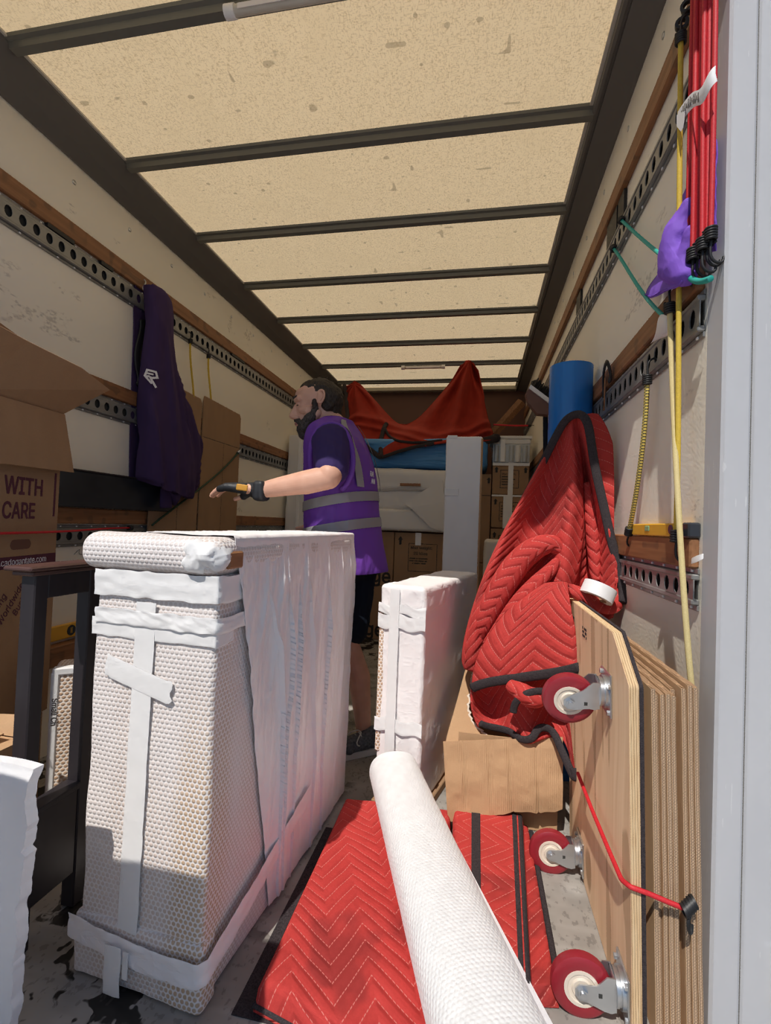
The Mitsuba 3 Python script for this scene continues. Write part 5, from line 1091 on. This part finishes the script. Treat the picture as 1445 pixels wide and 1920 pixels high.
for i in range(60):
    a = rng.uniform(-.9, 2.4); l = rng.uniform(-.05, .05); p0 = h(.085 * math.cos(a) * .9 - .015, l, .022 + .085 * abs(math.sin(a))); d = HF * math.cos(a) + np.array([0, 0, abs(math.sin(a))])
    wisps.append(tube([p0, p0 + d * .006 + HF * rng.uniform(-.010, .006), p0 + d * .010 - HF * rng.uniform(.0, .022)], .0008, 3))
part(man, 'hair_wisps', cat(wisps), 'hair', kind='stuff')
bb = []
for s in both:
    bb += [[S(.006, s * .064, -.052, .013), S(.03, s * .052, -.098, .026)], [S(.03, s * .05, -.092, .026), S(.062, s * .022, -.138, .030)], [S(.096, s * .012, -.103, .0125), S(.074, s * .034, -.122, .015)], [S(.074, s * .034, -.120, .016), S(.06, s * .03, -.14, .024)]]
bb += [[S(.066, 0, -.143, .034), S(.062, 0, -.165, .030), S(.052, 0, -.182, .017)], [S(.105, 0, -.101, .010), S(.09, 0, -.106, .014)]]
part(man, 'beard', noisy(blob(bb, .006, 6), .005, 90, 3), 'beard', smooth=True)
part(man, 'lower_lip', blob([[S(.101, -.010, -.119, .0075), S(.101, .010, -.119, .0075)]], .003, 3), 'lip', smooth=True)
for s in both:
    part(man, 'eyebrow', noisy(blob([[S(.119, s * .014, .006, .0060), S(.103, s * .046, .006, .0050)]], .003, 3), .002, 120, 4), 'beard', smooth=True)
    part(man, 'eye', blob([[S(.090, s * .031, -.027, .0115)]], .003, 3), 'skin', smooth=True)
    part(man, 'eyelashes', tube(spline([h(.1015, s * .023, -.033), h(.1005, s * .031, -.0355), h(.093, s * .040, -.034)], 10), .0018, 5), 'hair')
    U = np.linspace(0, 2 * np.pi, 30); er = np.array([h(-.012 - (.016 + .004 * math.sin(t)) * math.cos(t) - .004, s * (.086 + .007 * math.cos(t)), .002 + .030 * math.sin(t)) for t in U])
    ear = cat([tube(er, .0052, 8, cap=False), blob([[S(-.012, s * .076, .014, .017), S(-.008, s * .075, -.020, .012), S(-.024, s * .079, .006, .013)]], .004, 3)])
    part(man, 'ear', ear, 'skin', smooth=True)
# vest: rings round the body
BF = np.array([-.945, .327, 0.]); BL = np.array([-.327, -.945, 0.])
def loft(rings, n=64, sub=60, fold=.0, seed=0):
    R_ = np.array([[*c, a, b] for c, a, b in rings], float); k = CubicSpline(np.arange(len(R_)), R_)(np.linspace(0, len(R_) - 1, sub)); t = np.linspace(0, 2 * np.pi, n)
    P = k[:, None, :3] + (k[:, 3, None] * np.sign(np.cos(t)) * np.abs(np.cos(t)) ** .9)[..., None] * BF + (k[:, 4, None] * np.sign(np.sin(t)) * np.abs(np.sin(t)) ** .8)[..., None] * BL
    if fold:
        c = k[:, None, :3]; d = P - c; d /= np.linalg.norm(d, axis=2, keepdims=True) + 1e-9
        P = P + d * (fold * 2 * (meshkit.fbm(np.dstack([P[..., 0] * 9, P[..., 1] * 9, P[..., 2] * 5]), 3, seed) - .5))[..., None]
    P[:, -1] = P[:, 0]; return P
RV = [((-0.602,2.270,-0.233), .160, .215), ((-0.626,2.270,-0.118), .158, .21), ((-0.647,2.270,-0.002), .155, .205), ((-0.655,2.270,0.127), .148, .20), ((-0.668,2.270,0.258), .138, .20), ((-0.686,2.270,0.357), .124, .195), ((-0.697,2.270,0.428), .098, .18), ((-0.696,2.270,0.470), .074, .14), ((-0.692,2.270,0.499), .060, .085)]
V = loft(RV, fold=.010, seed=5)
part(man, 'vest', grid(V, .004)[0], 'vest_purple', smooth=True)
def vband(z0, z1, lift=.009, a0=0, a1=64, tilt=0.):
    rows = []
    zc = V[:, :, 2]
    out = np.zeros((6, a1 - a0, 3))
    for j in range(a0, a1):
        col = V[:, j]; o = np.argsort(col[:, 2])
        for i, z in enumerate(np.linspace(z1, z0, 6)):
            zz = z + tilt * (col[:, 0].mean() - RV[2][0][0]); out[i, j - a0] = [np.interp(zz, col[o, 2], col[o, k]) for k in range(3)]
    c = np.array([RV[2][0][0], RV[2][0][1], 0]); d = out - c; d[..., 2] = 0; d /= np.linalg.norm(d, axis=2, keepdims=True)
    return grid(out + d * lift, .002)[0]
part(man, 'reflective_band', vband(.080, .125, tilt=.26), 'reflective', smooth=True)
part(man, 'reflective_band', vband(-.045, .0, tilt=.26), 'reflective', smooth=True)
# upright reflective braces over the shoulder blades
def brace(a0, a1, i0, i1):
    Q = V[i0:i1, a0:a1]; c = Q.mean((0, 1)); d = Q - np.array([RV[3][0][0], RV[3][0][1], 0]); d[..., 2] = 0; d /= np.linalg.norm(d, axis=2, keepdims=True) + 1e-9
    return grid(Q + d * .016 + [0, 0, .004], .002)[0]
part(man, 'reflective_band', brace(28, 31, 24, 55), 'reflective', smooth=True); part(man, 'reflective_band', brace(37, 40, 24, 55), 'reflective', smooth=True)
bk = np.array((-0.519,2.200,0.267))
def on_back(txt, z, hgt):
    j = 36; col = V[:, j]; o = np.argsort(col[:, 2]); p = np.array([np.interp(z, col[o, 2], col[o, k]) for k in range(3)])
    q = V[:, 32]; o2 = np.argsort(q[:, 2]); p2 = np.array([np.interp(z, q[o2, 2], q[o2, k]) for k in range(3)])
    x = p - p2; x[2] = 0; x /= np.linalg.norm(x); nn = np.cross(x, [0, 0, 1.]);
    return text_on(txt, hgt, p2 + nn * .012, x, (0, 0, 1), depth=.001, bold=True)
part(man, 'printed_text', cat([on_back('RA', .225, .024), on_back('AN', .190, .024)]), 'ink_white', label='white lettering on the back of the vest')
# T-shirt: near sleeve, collar; arm-hole edge of the vest
slb = blob([[(sh_ + [0, .05, .020], .082), (sh_ + [.0, -.01, .0], .088)], [(sh_ + [0, -.01, -.0], .088), (sh_ * .18 + el * .82 + [.014, .004, .014], .073)]], .008, 6)
part(man, 'shirt_sleeve', noisy(slb, .005, 22, 7), 'shirt_navy', smooth=True)
slb2 = blob([[(s2, .075), (s2 * .5 + e2 * .5, .066)]], .01, 5); part(man, 'shirt_sleeve', slb2, 'shirt_navy', smooth=True)
part(man, 'shirt_collar', tube([h(-.085 + .066 * math.cos(t), .072 * math.sin(t), -.125 + .012 * math.cos(t)) for t in np.linspace(0, 2 * np.pi, 30)], .010, 8), 'vest_purple', smooth=True)
hole = spline([(-0.738,2.050,0.202), (-0.744,2.040,0.301), (-0.731,2.050,0.386), (-0.693,2.070,0.434), (-0.636,2.080,0.436), (-0.578,2.060,0.381), (-0.550,2.050,0.292), (-0.558,2.050,0.198), (-0.598,2.060,0.144)], 60)
part(man, 'vest_edge', tube(hole, .0125, 8, flat=((0, 1, 0), .8)), 'vest_purple', smooth=True)
# glove
gl = blob([[(pm + [.0, -.024, 0], .0235), (pm + [0, .03, 0], .023), (kn + [.006, -.036, -.005], .0175), (kn + [.006, .034, .003], .0172)], [(pm + [.0, 0, 0], .026), (wr + [-.005, 0, 0], .037)], [(kn + [.0, -.036, -.007], .0165), (kn + [-.026, -.034, -.014], .0135)], [(kn + [.0, -.011, -.003], .0165), (kn + [-.034, -.011, -.009], .0135)], [(kn + [.0, .011, 0], .0165), (kn + [-.036, .011, -.007], .0135)], [(kn + [0, .033, 0], .0165), (kn + [-.03, .033, -.006], .0135)], [(t0_ + [.01, -.004, .004], .021), (t0_ + [-.03, .014, -.02], .0165)]], .005, 5)
part(man, 'glove', gl, 'leather_black', smooth=True)
part(man, 'glove_patch', M(wrapbox((.050, .010, .026), .005, .008, .001, 20, 3), 6, axis=(0, 1, 0), loc=pm + np.array([-.020, -.056, -.008])), 'glove_yellow', smooth=True, label='yellow patch on the glove')
cu = wrapbox((.052, .082, .084), .018, .012, .003, 20, 4); cu.apply_translation(wr + np.array([-.022, -.041, -.044])); part(man, 'glove_cuff', cu, 'leather_black', smooth=True)
# shorts, legs, shoes
hp = np.array((-0.585,2.340,-0.252)); k1, a1 = np.array((-0.588,2.240,-0.572)), np.array((-0.513,2.330,-1.019))
hp2 = np.array((-0.653,2.200,-0.255)); k2, a2 = hp2 + [-.10, -.02, -.36], hp2 + [-.10, .0, -.78]
sht = blob([[(hp + [0, 0, .06], .115), (hp2 + [.02, 0, .06], .115)], [(hp + [0, 0, .02], .105), (k1 + [.014, .01, .06], .078)], [(hp2 + [0, 0, .0], .105), (k2 + [0, 0, .06], .078)]], .014, 8)
part(man, 'shorts', noisy(sht, .006, 16, 8), 'shorts_dark', smooth=True)
for k_, a_ in ((k1, a1), (k2, a2)):
    cf_ = k_ * .62 + a_ * .38 + np.array([.022, .012, 0])
    part(man, 'leg', blob([[(k_ + [.01, 0, .08], .062), (k_, .054)], [(k_, .052), (cf_, .054)], [(cf_, .054), (a_, .036)], [(a_, .036), (a_ + [0, 0, -.05], .038)]], .010, 6), 'skin', smooth=True)
def shoe(heel, toe, ank):
    heel, toe = np.array(heel, float), np.array(toe, float); d = toe - heel; L = np.linalg.norm(d); d /= L; s = np.array([-d[1], d[0], 0])
    q = lambda f, l, z: heel + d * f * L + s * l + np.array([0, 0, z])
    up = blob([[(q(.10, 0, .055), .040), (q(.28, 0, .062), .042), (q(.12, 0, .085), .036)], [(q(.28, 0, .058), .044), (q(.62, 0, .046), .042)], [(q(.6, .012, .042), .036), (q(.6, -.012, .042), .036), (q(.88, .008, .034), .028), (q(.88, -.008, .034), .028)]], .008, 6)
    part(man, 'shoe', up, 'shoe_grey', smooth=True)
    ol = sg.LineString([(0.10 * L, 0), (.45 * L, .0), (.85 * L, 0)]).buffer(.043).simplify(.001)
    m = trimesh.creation.extrude_polygon(ol, .028, engine='earcut'); m.apply_transform(basis(heel + [0, 0, .0015], d, s)); part(man, 'shoe_sole', m, 'shoe_white')
    lc = [tube(spline([q(.36 + .07 * i, -.030, .078 - .006 * i), q(.38 + .07 * i, 0, .100 - .007 * i), q(.36 + .07 * i, .030, .078 - .006 * i)], 10), .0035, 5) for i in range(4)]
    lc += [tube(spline([q(.36, 0, .104), q(.42, sgn * .03, .10), q(.5, sgn * .05, .075), q(.44, sgn * .045, .06)], 14), .003, 5) for sgn in both]
    part(man, 'shoe_laces', cat(lc), 'shoe_white')
shoe((a1[0] + .075, a1[1] + .005, ZF), (a1[0] - .145, a1[1] - .17, ZF), a1)
shoe((a2[0] + .075, a2[1] + .02, ZF), (a2[0] - .20, a2[1] - .02, ZF), a2)
